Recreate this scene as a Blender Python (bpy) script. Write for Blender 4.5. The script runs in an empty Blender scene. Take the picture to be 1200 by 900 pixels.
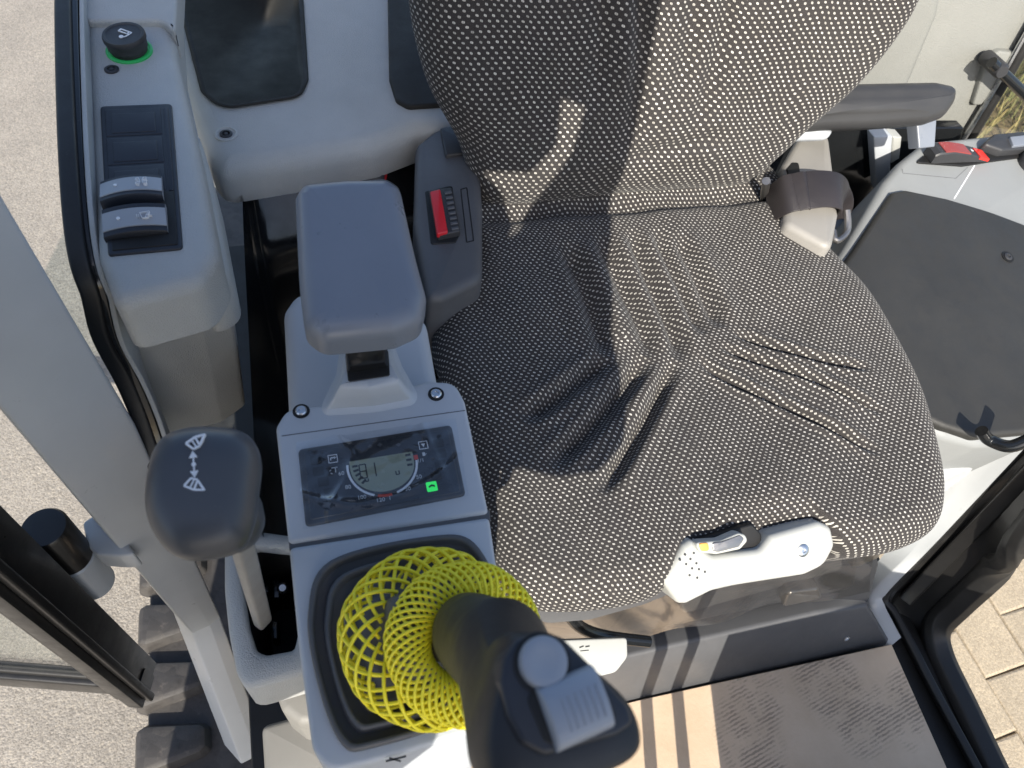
import bpy, bmesh, math, random
import numpy as np
from mathutils import Vector, Matrix
random.seed(7); rng = np.random.default_rng(7)
SC = bpy.context.scene
COL = SC.collection
# ------------------------------------------------------------------ camera
FPX = 901.0; IW, IH = 1200.0, 900.0
ax = Vector((.965, .129, -.226)).normalized()
az = Vector((.117, .562, .819)); az = (az - ax * az.dot(ax)).normalized()
ay = az.cross(ax)
RW = Matrix((ax, ay, az))                       # camera axes -> world axes
CAM = Vector((0, 0, 1.10))
cd = bpy.data.cameras.new('camera'); cam = bpy.data.objects.new('camera', cd); COL.objects.link(cam)
cam.matrix_world = Matrix.Translation(CAM) @ RW.to_4x4()
cd.sensor_width = 36.0; cd.lens = FPX / IW * 36.0; cd.clip_start = .01; cd.clip_end = 500
cd.dof.use_dof = True; cd.dof.focus_distance = .80; cd.dof.aperture_fstop = 13.0
SC.camera = cam
# ------------------------------------------------------------------ light
SUN_D = Vector((.20, .75, -.60)).normalized()   # the way sunlight travels
w = bpy.data.worlds.new('World'); SC.world = w; w.use_nodes = True
nt = w.node_tree; nt.nodes.clear()
sky = nt.nodes.new('ShaderNodeTexSky'); sky.sky_type = 'NISHITA'; sky.sun_disc = False
sky.sun_elevation = math.asin(-SUN_D.z); sky.sun_rotation = math.atan2(-SUN_D.x, -SUN_D.y)
sky.dust_density = 1.8; sky.ozone_density = .8; sky.air_density = .9
bg = nt.nodes.new('ShaderNodeBackground'); bg.inputs[1].default_value = .15
wo = nt.nodes.new('ShaderNodeOutputWorld')
nt.links.new(sky.outputs[0], bg.inputs[0]); nt.links.new(bg.outputs[0], wo.inputs[0])
sd = bpy.data.lights.new('sun', 'SUN'); sd.energy = 4.9; sd.angle = math.radians(.35); sd.color = (1, .93, .82)
so = bpy.data.objects.new('sun', sd); COL.objects.link(so)
so.rotation_euler = SUN_D.to_track_quat('-Z', 'Y').to_euler(); so.location = (-1, -4, 4)
vs = SC.view_settings; vs.view_transform = 'Standard'; vs.look = 'None'; vs.gamma = 1; vs.exposure = .64
vs.use_curve_mapping = False
SC.render.engine = 'CYCLES'
SC.cycles.max_bounces = 8; SC.cycles.transparent_max_bounces = 12; SC.cycles.caustics_reflective = False; SC.cycles.caustics_refractive = False

# ------------------------------------------------------------------ geometry helpers
def ray(px, py): return RW @ Vector(((px - IW/2) / FPX, (IH/2 - py) / FPX, -1.0))
class Plane:
    """a real surface in the cab: hit() gives where a line of sight meets it"""
    def __init__(s, p0, n, uref=(1, 0, 0)):
        s.p = Vector(p0); s.n = Vector(n).normalized()
        u = Vector(uref); s.u = (u - s.n * u.dot(s.n)).normalized(); s.v = s.n.cross(s.u)
    def hit(s, px, py):
        d = ray(px, py); return CAM + d * ((s.p - CAM).dot(s.n) / d.dot(s.n))
    def to2(s, q): q = Vector(q) - s.p; return (q.dot(s.u), q.dot(s.v))
    def to3(s, a, b, h=0): return s.p + s.u*a + s.v*b + s.n*h
    def up(s, h): return Plane(s.p + s.n*h, s.n, s.u)
    def h2(s, px, py): return s.to2(s.hit(px, py))
def HZ(z): return Plane((0, 0, z), (0, 0, 1))
def U(px, py, z): return HZ(z).hit(px, py)
def UX(px, py, x): return Plane((x, 0, 0), (-1, 0, 0), (0, 1, 0)).hit(px, py)
def UY(px, py, y): return Plane((0, y, 0), (0, -1, 0)).hit(px, py)

def fillet(pts, r, seg=5):
    """round the corners of a 2D outline; r is a number or one number per corner"""
    n = len(pts); out = []
    rs = r if isinstance(r, (list, tuple)) else [r]*n
    for i in range(n):
        p0, p, p1 = (Vector(pts[(i+k) % n]) for k in (-1, 0, 1))
        a, b = (p0-p), (p1-p); la, lb = a.length, b.length
        if rs[i] <= 0 or la < 1e-7 or lb < 1e-7: out.append(tuple(p)); continue
        a /= la; b /= lb
        ang = math.acos(max(-1, min(1, a.dot(b))))
        t = min(rs[i] / max(1e-3, math.tan(ang/2)) if ang < math.pi*.97 else rs[i]*.3, la*.48, lb*.48)
        s, e = p + a*t, p + b*t
        for k in range(seg+1):
            f = k/seg; q = s*(1-f)**2 + p*2*f*(1-f) + e*f*f
            out.append(tuple(q))
    return out
def ccw(pts):
    A = sum(pts[i][0]*pts[(i+1) % len(pts)][1] - pts[(i+1) % len(pts)][0]*pts[i][1] for i in range(len(pts)))
    return list(pts) if A > 0 else list(pts)[::-1]
def inset(pts, d):
    n = len(pts); out = []
    for i in range(n):
        p0, p, p1 = (Vector(pts[(i+k) % n]) for k in (-1, 0, 1))
        e0, e1 = (p-p0), (p1-p)
        if e0.length < 1e-9: e0 = e1
        if e1.length < 1e-9: e1 = e0
        e0.normalize(); e1.normalize()
        n0, n1 = Vector((-e0.y, e0.x)), Vector((-e1.y, e1.x))
        m = n0+n1
        m = m.normalized() if m.length > 1e-6 else n0
        out.append(tuple(p + m*(d / max(.35, m.dot(n0)))))
    # where the offset folds over itself, pull the folded points together
    for _ in range(24):
        bad = False
        for i in range(n):
            j = (i+1) % n
            o_ = Vector(pts[j]) - Vector(pts[i]); e = Vector(out[j]) - Vector(out[i])
            if o_.length > 1e-9 and e.dot(o_) < -1e-12:
                mid = (Vector(out[i]) + Vector(out[j]))/2; out[i] = out[j] = tuple(mid); bad = True
        if not bad: break
    return out
def spline(pts, n=8, closed=False):
    P = [Vector(p) for p in pts]; out = []; m = len(P)
    rngi = range(m) if closed else range(m-1)
    for i in rngi:
        g = lambda k: P[(i+k) % m] if closed else P[max(0, min(m-1, i+k))]
        a, b, c, d = g(-1), g(0), g(1), g(2)
        for k in range(n):
            t = k/n
            out.append(.5*((2*b) + (c-a)*t + (2*a-5*b+4*c-d)*t*t + (3*b-a-3*c+d)*t**3))
    if not closed: out.append(P[-1])
    return out

# objects
def link(name, me, mat, parent=None, smooth=True, ang=35):
    o = bpy.data.objects.new(name, me); COL.objects.link(o)
    if mat is not None: me.materials.append(mat)
    if smooth:
        me.polygons.foreach_set('use_smooth', [True]*len(me.polygons))
        if ang: me.set_sharp_from_angle(angle=math.radians(ang))
    if parent is not None:
        o.parent = parent
        o.matrix_parent_inverse = PARENT_INV[parent.name]
    PARENT_INV[o.name] = Matrix.Identity(4)
    return o
PARENT_INV = {}
def mesh(verts, faces):
    me = bpy.data.meshes.new('m'); me.from_pydata([tuple(v) for v in verts], [], faces); me.update(); return me
def fixn(me):
    bm = bmesh.new(); bm.from_mesh(me); bmesh.ops.remove_doubles(bm, verts=bm.verts, dist=1e-6)
    bmesh.ops.recalc_face_normals(bm, faces=bm.faces); bm.to_mesh(me); bm.free(); return me
def thing(name, label, cat, loc=(0, 0, 0), group=None, kind=None):
    o = bpy.data.objects.new(name, None); COL.objects.link(o); o.location = loc; o.empty_display_size = .02
    PARENT_INV[o.name] = Matrix.Translation(-Vector(loc))
    tag(o, label, cat, group, kind); return o
def tag(o, label=None, cat=None, group=None, kind=None):
    if label: o['label'] = label
    if cat: o['category'] = cat
    if group: o['group'] = group
    if kind: o['kind'] = kind
    return o

def prism_mesh(pl, pts2, depth, bev=0.0, seg=3, dome=0.0, base_taper=0.0):
    """an outline standing on a plane: rounded top edge, side walls, closed back"""
    pts2 = ccw(pts2); n = len(pts2); rings = []
    rings.append([pl.to3(a, b, -depth) for a, b in inset(pts2, -base_taper) ] if base_taper else [pl.to3(a, b, -depth) for a, b in pts2])
    if bev > 0:
        for k in range(seg+1):
            t = k/seg*math.pi/2
            rings.append([pl.to3(a, b, -bev*(1-math.sin(t))) for a, b in inset(pts2, bev*(1-math.cos(t)))])
    else:
        rings.append([pl.to3(a, b, 0) for a, b in pts2])
    vs_ = [v for r_ in rings for v in r_]; fs = []
    for k in range(len(rings)-1):
        for i in range(n):
            j = (i+1) % n; fs.append((k*n+i, k*n+j, (k+1)*n+j, (k+1)*n+i))
    fs.append(tuple(range(n))[::-1]); L = (len(rings)-1)*n
    if dome:
        c = sum(rings[-1], Vector())/n + pl.n*dome
        last = rings[-1]
        for f in (.25, .5, .75):
            vs_ += [last[i].lerp(c, f) + pl.n*dome*((1-(1-f)**2)-f) for i in range(n)]
        vs_.append(c)
        for k in range(3):
            a0 = L+k*n
            for i in range(n): fs.append((a0+i, a0+(i+1) % n, a0+n+(i+1) % n, a0+n+i))
        a0 = L+3*n
        for i in range(n): fs.append((a0+i, a0+(i+1) % n, len(vs_)-1))
    else:
        fs.append(tuple(range(L, L+n)))
    return mesh(vs_, fs)
def slab(name, pl, px, depth, mat, parent=None, bev=.003, r=.006, seg=3, fs=5, dome=0, ang=35, taper=0.0):
    pts = fillet([pl.h2(*p) for p in px], r, fs)
    return link(name, prism_mesh(pl, pts, depth, bev, seg, dome, taper), mat, parent, ang=ang)
def plate_holes(name, pl, outer, holes, depth, mat, parent=None, bev=.004):
    """flat plate with openings: top face, outer and inner walls, rounded outer edge"""
    outer = ccw(outer); bm = bmesh.new()
    top = inset(outer, bev); loops = []
    def loop(pts, h):
        vs_ = [bm.verts.new(pl.to3(a, b, h)) for a, b in pts]
        es = [bm.edges.new((vs_[i], vs_[(i+1) % len(vs_)])) for i in range(len(vs_))]
        return vs_, es
    def strip(A, B):
        for i in range(len(A)):
            j = (i+1) % len(A)
            try: bm.faces.new((A[i], A[j], B[j], B[i]))
            except ValueError: pass
    tv, te = loop(top, 0); edges = list(te); hv = []
    for h in holes:
        v, e = loop(ccw(h), 0); edges += e; hv.append((v, ccw(h)))
    bmesh.ops.triangle_fill(bm, use_beauty=True, use_dissolve=False, edges=edges, normal=pl.n)
    prev = tv
    for k in (1, 2, 3):
        t = k/3*math.pi/2
        v, _ = loop(inset(outer, bev*(1-math.sin(t))), -bev*(1-math.cos(t))); strip(prev, v); prev = v
    v, _ = loop(outer, -depth); strip(prev, v)
    for vv, h in hv:
        v, _ = loop(h, -depth); strip(vv, v)
    bmesh.ops.recalc_face_normals(bm, faces=bm.faces)
    me = bpy.data.meshes.new('m'); bm.to_mesh(me); bm.free()
    # make sure the top looks up
    k = max(me.polygons, key=lambda p: p.area if abs(p.normal.dot(pl.n)) > .9 and (p.center-pl.p).dot(pl.n) > -1e-4 else 0)
    if k.normal.dot(pl.n) < 0: me.flip_normals()
    return link(name, me, mat, parent)
def loft(name, rings, mat, parent=None, caps=True, closed=True, ang=40, smooth=True):
    n = len(rings[0]); assert all(len(r_) == n for r_ in rings), name
    vs_ = [v for r_ in rings for v in r_]; fs = []
    for k in range(len(rings)-1):
        for i in range(n if closed else n-1):
            j = (i+1) % n; fs.append((k*n+i, k*n+j, (k+1)*n+j, (k+1)*n+i))
    if caps: fs.append(tuple(range(n))[::-1]); fs.append(tuple(range((len(rings)-1)*n, len(rings)*n)))
    return link(name, fixn(mesh(vs_, fs)), mat, parent, ang=ang, smooth=smooth)
def frame(t, up):
    t = t.normalized(); s = t.cross(up)
    if s.length < 1e-5: s = t.cross(Vector((1, 0, 0)))
    s.normalize(); return s, s.cross(t).normalized()
def sweep_mesh(path, prof, up=(0, 0, 1), caps=True):
    """prof: list of (side, up) offsets, or a function of position along the path"""
    P = [Vector(p) for p in path]; up = Vector(up); rings = []
    for i, p in enumerate(P):
        t = (P[min(i+1, len(P)-1)] - P[max(i-1, 0)])
        s, u = frame(t, up)
        pr = prof(i/(len(P)-1)) if callable(prof) else prof
        rings.append([p + s*a + u*b for a, b in pr])
    n = len(rings[0]); vs_ = [v for r_ in rings for v in r_]; fs = []
    for k in range(len(rings)-1):
        for i in range(n):
            j = (i+1) % n; fs.append((k*n+i, k*n+j, (k+1)*n+j, (k+1)*n+i))
    if caps: fs.append(tuple(range(n))[::-1]); fs.append(tuple(range((len(rings)-1)*n, len(rings)*n)))
    return fixn(mesh(vs_, fs))
def circ(r, n=16, ry=None): return [(r*math.cos(2*math.pi*i/n), (ry or r)*math.sin(2*math.pi*i/n)) for i in range(n)]
def rrect(w_, h_, r, seg=4): return fillet([(-w_/2, -h_/2), (w_/2, -h_/2), (w_/2, h_/2), (-w_/2, h_/2)], r, seg)
def tube(name, path, r, mat, parent=None, n=14, ns=8, smooth_path=True, up=(0, 0, 1)):
    pts = spline(path, ns) if smooth_path else path
    return link(name, sweep_mesh(pts, circ(r, n), up), mat, parent, ang=50)
def sweep(name, path, prof, mat, parent=None, up=(0, 0, 1), ns=8, ang=35, sp=True):
    return link(name, sweep_mesh(spline(path, ns) if sp else path, prof, up), mat, parent, ang=ang)
def lathe(name, c, axis, prof, mat, parent=None, n=40, ang=35):
    """prof: list of (radius, height) along axis"""
    c = Vector(c); axis = Vector(axis).normalized(); s, u = frame(axis, Vector((0, 1, .1)))
    rings = [[c + axis*h + s*(r_*math.cos(2*math.pi*i/n)) + u*(r_*math.sin(2*math.pi*i/n)) for i in range(n)] for r_, h in prof]
    return loft(name, rings, mat, parent, ang=ang)
def box(name, c, sx, sy, sz, mat, parent=None, bev=.002, pl=None):
    pl = pl or HZ(0); p = Plane(Vector(c) + pl.n*sz/2, pl.n, pl.u)
    return link(name, prism_mesh(p, rrect(sx, sy, min(bev*1.5, sx*.3, sy*.3), 2), sz, bev, 2), mat, parent)
def join(name, meshes, mat, parent=None, ang=35):
    vs_, fs = [], []
    for m_ in meshes:
        b = len(vs_); vs_ += [v.co.copy() for v in m_.vertices]; fs += [tuple(b+i for i in p.vertices) for p in m_.polygons]
        bpy.data.meshes.remove(m_)
    return link(name, mesh(vs_, fs), mat, parent, ang=ang)
def text(name, s, pl, at, size, mat, parent, xdir=None, h=.0003, ex=.0002):
    """flat print standing a hair proud of a surface; at = plane coordinates, xdir = reading direction in the plane"""
    cu = bpy.data.curves.new('t', 'FONT'); cu.body = s; cu.size = size; cu.extrude = ex; cu.align_x = 'CENTER'; cu.align_y = 'CENTER'
    to = bpy.data.objects.new('t', cu); me = bpy.data.meshes.new_from_object(to); bpy.data.objects.remove(to)
    d = Vector(xdir or (1, 0)).normalized()
    for v in me.vertices:
        a, b, c = v.co; v.co = pl.to3(at[0] + d.x*a - d.y*b, at[1] + d.y*a + d.x*b, h + c)
    return link(name, me, mat, parent, smooth=False)
def flat(pl, polys, h=.0004, t=.0003):
    """thin raised print: list of 2D outlines"""
    return [prism_mesh(pl.up(h), p, t, 0) for p in polys]
def bar2(a, b, w_):
    a, b = Vector(a), Vector(b); d = (b-a).normalized(); s = Vector((-d.y, d.x))*w_/2
    return [tuple(a-s), tuple(b-s), tuple(b+s), tuple(a+s)]
def ring2(c, r0, r1, a0=0, a1=2*math.pi, n=24):
    o = [(c[0]+r1*math.cos(a0+(a1-a0)*i/n), c[1]+r1*math.sin(a0+(a1-a0)*i/n)) for i in range(n+1)]
    q = [(c[0]+r0*math.cos(a0+(a1-a0)*i/n), c[1]+r0*math.sin(a0+(a1-a0)*i/n)) for i in range(n+1)]
    return o + q[::-1]
def disc2(c, r, n=20): return [(c[0]+r*math.cos(2*math.pi*i/n), c[1]+r*math.sin(2*math.pi*i/n)) for i in range(n)]

# ------------------------------------------------------------------ materials
def mk(name):
    m = bpy.data.materials.new(name); m.use_nodes = True; t = m.node_tree; t.nodes.clear()
    o = t.nodes.new('ShaderNodeOutputMaterial'); b = t.nodes.new('ShaderNodeBsdfPrincipled')
    t.links.new(b.outputs[0], o.inputs[0]); return m, t, b
def nd(t, typ, **kw):
    n = t.nodes.new(typ)
    for k, v in kw.items():
        if k.startswith('i_'):
            key = k[2:]; key = int(key) if key.isdigit() else key.replace('_', ' ')
            n.inputs[key].default_value = v
        else: setattr(n, k, v)
    return n
def ramp(t, fac, stops):
    r = t.nodes.new('ShaderNodeValToRGB'); e = r.color_ramp.elements
    while len(e) < len(stops): e.new(.5)
    for i, (p, c) in enumerate(stops): e[i].position = p; e[i].color = (*c, 1) if len(c) == 3 else c
    t.links.new(fac, r.inputs[0]); return r.outputs[0]
def plastic(name, col, rough=.5, tex=1500, bump=.12, var=.06, spec=.5, metal=0.0, wear=.12, coat=0.0, voro=False, dust=.22):
    """moulded plastic, rubber or paint: grain as fine relief, faint smudges in gloss and tone"""
    m, t, b = mk(name); co = nd(t, 'ShaderNodeTexCoord')
    n1 = nd(t, 'ShaderNodeTexNoise', i_Scale=9.0, i_Detail=6.0, i_Roughness=.62); t.links.new(co.outputs['Object'], n1.inputs['Vector'])
    lo = tuple(c*(1-var) for c in col); hi = tuple(min(1, c*(1+var)) for c in col)
    ds = nd(t, 'ShaderNodeTexNoise', i_Scale=620.0, i_Detail=3.0, i_Roughness=.8); t.links.new(co.outputs['Object'], ds.inputs['Vector'])
    dp_ = nd(t, 'ShaderNodeTexNoise', i_Scale=16.0, i_Detail=5.0, i_Roughness=.7); t.links.new(co.outputs['Object'], dp_.inputs['Vector'])
    dr1 = nd(t, 'ShaderNodeMapRange', i_1=.64, i_2=.74, i_3=0.0, i_4=1.0); t.links.new(ds.outputs[0], dr1.inputs[0])
    dr2 = nd(t, 'ShaderNodeMapRange', i_1=.42, i_2=.68, i_3=.1, i_4=1.0); t.links.new(dp_.outputs[0], dr2.inputs[0])
    dm = nd(t, 'ShaderNodeMath', operation='MULTIPLY'); t.links.new(dr1.outputs[0], dm.inputs[0]); t.links.new(dr2.outputs[0], dm.inputs[1])
    dm2 = nd(t, 'ShaderNodeMath', operation='MULTIPLY'); t.links.new(dm.outputs[0], dm2.inputs[0]); dm2.inputs[1].default_value = dust
    dmx = nd(t, 'ShaderNodeMix', data_type='RGBA'); t.links.new(dm2.outputs[0], dmx.inputs[0]); t.links.new(ramp(t, n1.outputs[0], [(.3, lo), (.7, hi)]), dmx.inputs[6])
    dmx.inputs[7].default_value = (.45, .42, .37, 1)
    t.links.new(dmx.outputs[2], b.inputs['Base Color'])
    n3 = nd(t, 'ShaderNodeTexNoise', i_Scale=38.0, i_Detail=8.0, i_Roughness=.7); t.links.new(co.outputs['Object'], n3.inputs['Vector'])
    mr = nd(t, 'ShaderNodeMapRange', i_1=.25, i_2=.75, i_3=max(.02, rough-wear), i_4=min(1, rough+wear)); t.links.new(n3.outputs[0], mr.inputs[0])
    t.links.new(mr.outputs[0], b.inputs['Roughness'])
    if bump:
        n2 = nd(t, 'ShaderNodeTexVoronoi', i_Scale=float(tex)) if voro else nd(t, 'ShaderNodeTexNoise', i_Scale=float(tex), i_Detail=2.0)
        t.links.new(co.outputs['Object'], n2.inputs['Vector'])
        bp = nd(t, 'ShaderNodeBump', i_Strength=bump, i_Distance=.0006); t.links.new(n2.outputs[0], bp.inputs['Height'])
        t.links.new(bp.outputs[0], b.inputs['Normal'])
    b.inputs['Specular IOR Level'].default_value = spec; b.inputs['Metallic'].default_value = metal
    b.inputs['Coat Weight'].default_value = coat; b.inputs['Coat Roughness'].default_value = .12
    return m
M = {}
M['trim'] = plastic('grey_trim', (.41, .42, .41), .55, 900, .6, .08, voro=True)
M['taupe'] = plastic('taupe_trim', (.20, .195, .18), .55, 1500, .25, .06)
M['arm2'] = plastic('grey_armrest', (.035, .0355, .037), .45, 2000, .15, .1)
M['trim_light'] = plastic('pale_trim', (.22, .225, .21), .55, 620, .8, .06, voro=True)
M['console'] = plastic('console_grey', (.43, .46, .49), .5, 2600, .12, .04)
M['paint'] = plastic('grey_paint', (.48, .50, .51), .35, 900, .05, .05, coat=.3)
M['console_door'] = plastic('door_console_grey', (.25, .262, .262), .5, 2600, .14, .05)
M['dark'] = plastic('dark_plastic', (.03, .031, .034), .5, 2200, .18, .12)
M['dark2'] = plastic('charcoal_plastic', (.085, .087, .092), .5, 1900, .2, .1)
M['tray'] = plastic('tray_plastic', (.022, .0215, .02), .62, 2200, .4, .15, spec=.3)
M['pad'] = plastic('pad_plastic', (.026, .026, .0245), .55, 2200, .3, .12)
M['soft'] = plastic('soft_vinyl', (.17, .19, .225), .34, 2600, .1, .06)
M['knob'] = plastic('knob_plastic', (.062, .066, .074), .38, 2600, .08, .06)
M['grip'] = plastic('grip_rubber', (.014, .0145, .016), .48, 3000, .15, .08)
M['switch_panel'] = plastic('switch_plastic', (.018, .021, .029), .45, 2500, .1, .06)
M['switch_grey'] = plastic('switch_grey', (.34, .36, .385), .4, 2500, .08, .05)
M['button'] = plastic('button_grey', (.30, .325, .365), .42, 2600, .08, .05)
M['gloss'] = plastic('black_gloss_paint', (.010, .011, .012), .14, 300, .05, .2, wear=.07)
M['rubber'] = plastic('black_rubber', (.013, .013, .013), .5, 700, .15, .2)
M['frame'] = plastic('black_frame_paint', (.011, .0105, .010), .36, 500, .06, .15, coat=.2)
M['void'] = plastic('black_plastic', (.006, .006, .006), .6, 700, .1, .2)
M['white'] = plastic('white_plastic', (.40, .41, .39), .42, 1800, .1, .03)
M['zinc'] = plastic('zinc_metal', (.62, .64, .66), .28, 900, .1, .1, metal=1.0)
M['steel'] = plastic('steel', (.30, .29, .28), .35, 900, .1, .1, metal=.9)
M['red'] = plastic('red_plastic', (.62, .02, .03), .38, 900, .03, .05)
M['yellow'] = plastic('yellow_plastic', (.93, .82, .03), .38, 600, .04, .06)
M['print'] = plastic('white_print', (.78, .80, .82), .5, 500, 0, .02)
M['print_dim'] = plastic('grey_print', (.6, .63, .65), .5, 500, 0, .05)
M['print_dark'] = plastic('dark_print', (.02, .022, .02), .5, 500, 0, .05)
M['redline'] = plastic('red_print', (.6, .06, .04), .5, 500, 0, .05)
M['lcd'] = plastic('lcd_glass', (.30, .33, .24), .25, 500, 0, .06)
M['face'] = plastic('display_face', (.028, .031, .036), .3, 500, .02, .1)
M['webbing'] = plastic('belt_webbing', (.028, .024, .025), .42, 900, .5, .25)
M['shell'] = plastic('taupe_plastic', (.27, .26, .24), .5, 1500, .2, .05)
M['orange'] = plastic('orange_plastic', (.75, .32, .08), .4, 900, .05, .08)
def emis(name, col, s):
    m, t, b = mk(name); b.inputs['Base Color'].default_value = (*col, 1); b.inputs['Emission Color'].default_value = (*col, 1)
    b.inputs['Emission Strength'].default_value = s; b.inputs['Roughness'].default_value = .3; return m
M['led'] = emis('green_light', (.03, .75, .12), .45)
M['led_ring'] = emis('green_ring_light', (.02, .30, .08), .12)
def clear(name, tint, fac, rough=.05, wr=0.0, wscale=30):
    m = bpy.data.materials.new(name); m.use_nodes = True; t = m.node_tree; t.nodes.clear()
    o = t.nodes.new('ShaderNodeOutputMaterial'); tr = nd(t, 'ShaderNodeBsdfTransparent'); tr.inputs[0].default_value = (*tint, 1)
    gl = nd(t, 'ShaderNodeBsdfGlossy'); gl.inputs['Roughness'].default_value = rough; gl.inputs[0].default_value = (1, 1, 1, 1)
    mx = nd(t, 'ShaderNodeMixShader'); fr = nd(t, 'ShaderNodeLayerWeight', i_Blend=.25)
    mr = nd(t, 'ShaderNodeMapRange', i_1=0.0, i_2=1.0, i_3=fac, i_4=.8); t.links.new(fr.outputs['Facing'], mr.inputs[0])
    mr2 = nd(t, 'ShaderNodeMath', operation='POWER'); mr2.inputs[1].default_value = 1.0
    t.links.new(mr.outputs[0], mr2.inputs[0]); t.links.new(mr2.outputs[0], mx.inputs[0])
    t.links.new(tr.outputs[0], mx.inputs[1]); t.links.new(gl.outputs[0], mx.inputs[2]); t.links.new(mx.outputs[0], o.inputs[0])
    if wr:
        co = nd(t, 'ShaderNodeTexCoord'); n = nd(t, 'ShaderNodeTexNoise', i_Scale=float(wscale), i_Detail=3.0, i_Distortion=1.2)
        t.links.new(co.outputs['Object'], n.inputs['Vector']); bp = nd(t, 'ShaderNodeBump', i_Strength=wr, i_Distance=.01)
        t.links.new(n.outputs[0], bp.inputs['Height']); t.links.new(bp.outputs[0], gl.inputs['Normal'])
    return m
M['glass'] = clear('window_glass', (.86, .9, .88), .03, .01)
M['film'] = clear('protective_film', (.95, .96, .97), .035, .10, .25, 22)
M['film_seat'] = clear('seat_base_film', (.86, .84, .80), .05, .22, .22, 10)
M['redlens'] = plastic('red_lens', (.75, .03, .02), .15, 500, 0, .05)

def fabric():
    m, t, b = mk('dotted_upholstery')
    uv = nd(t, 'ShaderNodeUVMap'); uv.uv_map = 'UVMap'
    nz = nd(t, 'ShaderNodeTexNoise', i_Scale=14.0, i_Detail=2.0); t.links.new(uv.outputs[0], nz.inputs['Vector'])
    sep = nd(t, 'ShaderNodeSeparateXYZ'); t.links.new(uv.outputs[0], sep.inputs[0])
    at = nd(t, 'ShaderNodeAttribute'); at.attribute_name = 'pitch'
    def M_(op, a, b_=None, c=None):
        n = nd(t, 'ShaderNodeMath', operation=op)
        for i, x in enumerate((a, b_, c)):
            if x is None: continue
            if isinstance(x, (int, float)): n.inputs[i].default_value = x
            else: t.links.new(x, n.inputs[i])
        return n.outputs[0]
    # staggered rows of short pale stitches
    wob = M_('MULTIPLY', M_('SUBTRACT', nz.outputs[0], .5), .011)
    u = M_('DIVIDE', M_('ADD', sep.outputs[0], wob), .0078)
    v = M_('DIVIDE', M_('ADD', sep.outputs[1], wob), .0046)
    row = M_('FLOOR', v)
    odd = M_('MULTIPLY', M_('MODULO', M_('ABSOLUTE', row), 2.0), .5)
    us = M_('ADD', u, odd)
    cell = nd(t, 'ShaderNodeCombineXYZ'); t.links.new(M_('FLOOR', us), cell.inputs[0]); t.links.new(row, cell.inputs[1])
    wn = nd(t, 'ShaderNodeTexWhiteNoise'); wn.noise_dimensions = '3D'; t.links.new(cell.outputs[0], wn.inputs[0])
    fu = M_('SUBTRACT', M_('FRACT', us), .5); fv = M_('SUBTRACT', M_('FRACT', v), .5)
    ju = M_('ADD', fu, M_('MULTIPLY', M_('SUBTRACT', wn.outputs[0], .5), .12))
    # each stitch is two threads side by side, a little slanted
    sl = M_('ADD', fv, M_('MULTIPLY', ju, .5))
    du = M_('DIVIDE', ju, .185); dv = M_('DIVIDE', sl, .245)
    d = M_('SQRT', M_('ADD', M_('POWER', M_('ABSOLUTE', du), 2.6), M_('POWER', M_('ABSOLUTE', dv), 2.6)))
    dot = nd(t, 'ShaderNodeMapRange', interpolation_type='SMOOTHSTEP', i_1=1.18, i_2=.72, i_3=0.0, i_4=1.0); t.links.new(d, dot.inputs[0])
    notch = nd(t, 'ShaderNodeMapRange', i_1=0.0, i_2=.06, i_3=.55, i_4=1.0); t.links.new(M_('ABSOLUTE', ju), notch.inputs[0])
    dotv = M_('MULTIPLY', dot.outputs[0], notch.outputs[0])
    # woven ground
    wv = nd(t, 'ShaderNodeTexNoise', i_Scale=1400.0, i_Detail=2.0); t.links.new(uv.outputs[0], wv.inputs['Vector'])
    big = nd(t, 'ShaderNodeTexNoise', i_Scale=9.0, i_Detail=5.0); t.links.new(uv.outputs[0], big.inputs['Vector'])
    g0 = ramp(t, wv.outputs[0], [(.3, (.012, .011, .012)), (.72, (.082, .0765, .073))])
    g1 = nd(t, 'ShaderNodeMix', data_type='RGBA', blend_type='MULTIPLY'); g1.inputs[0].default_value = .5
    t.links.new(g0, g1.inputs[6]); t.links.new(ramp(t, big.outputs[0], [(.3, (.7, .68, .68)), (.7, (1, 1, 1))]), g1.inputs[7])
    dc = ramp(t, wn.outputs[0], [(0, (.36, .345, .31)), (1, (.62, .60, .55))])
    mx = nd(t, 'ShaderNodeMix', data_type='RGBA'); t.links.new(dotv, mx.inputs[0]); t.links.new(g1.outputs[2], mx.inputs[6]); t.links.new(dc, mx.inputs[7])
    t.links.new(mx.outputs[2], b.inputs['Base Color'])
    b.inputs['Roughness'].default_value = .92; b.inputs['Specular IOR Level'].default_value = .15
    b.inputs['Sheen Weight'].default_value = .08; b.inputs['Sheen Roughness'].default_value = .5
    hh = M_('ADD', M_('MULTIPLY', wv.outputs[0], .6), M_('MULTIPLY', dotv, .7))
    bp = nd(t, 'ShaderNodeBump', i_Strength=.5, i_Distance=.0012); t.links.new(hh, bp.inputs['Height']); t.links.new(bp.outputs[0], b.inputs['Normal'])
    return m
M['fabric'] = fabric()

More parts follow.
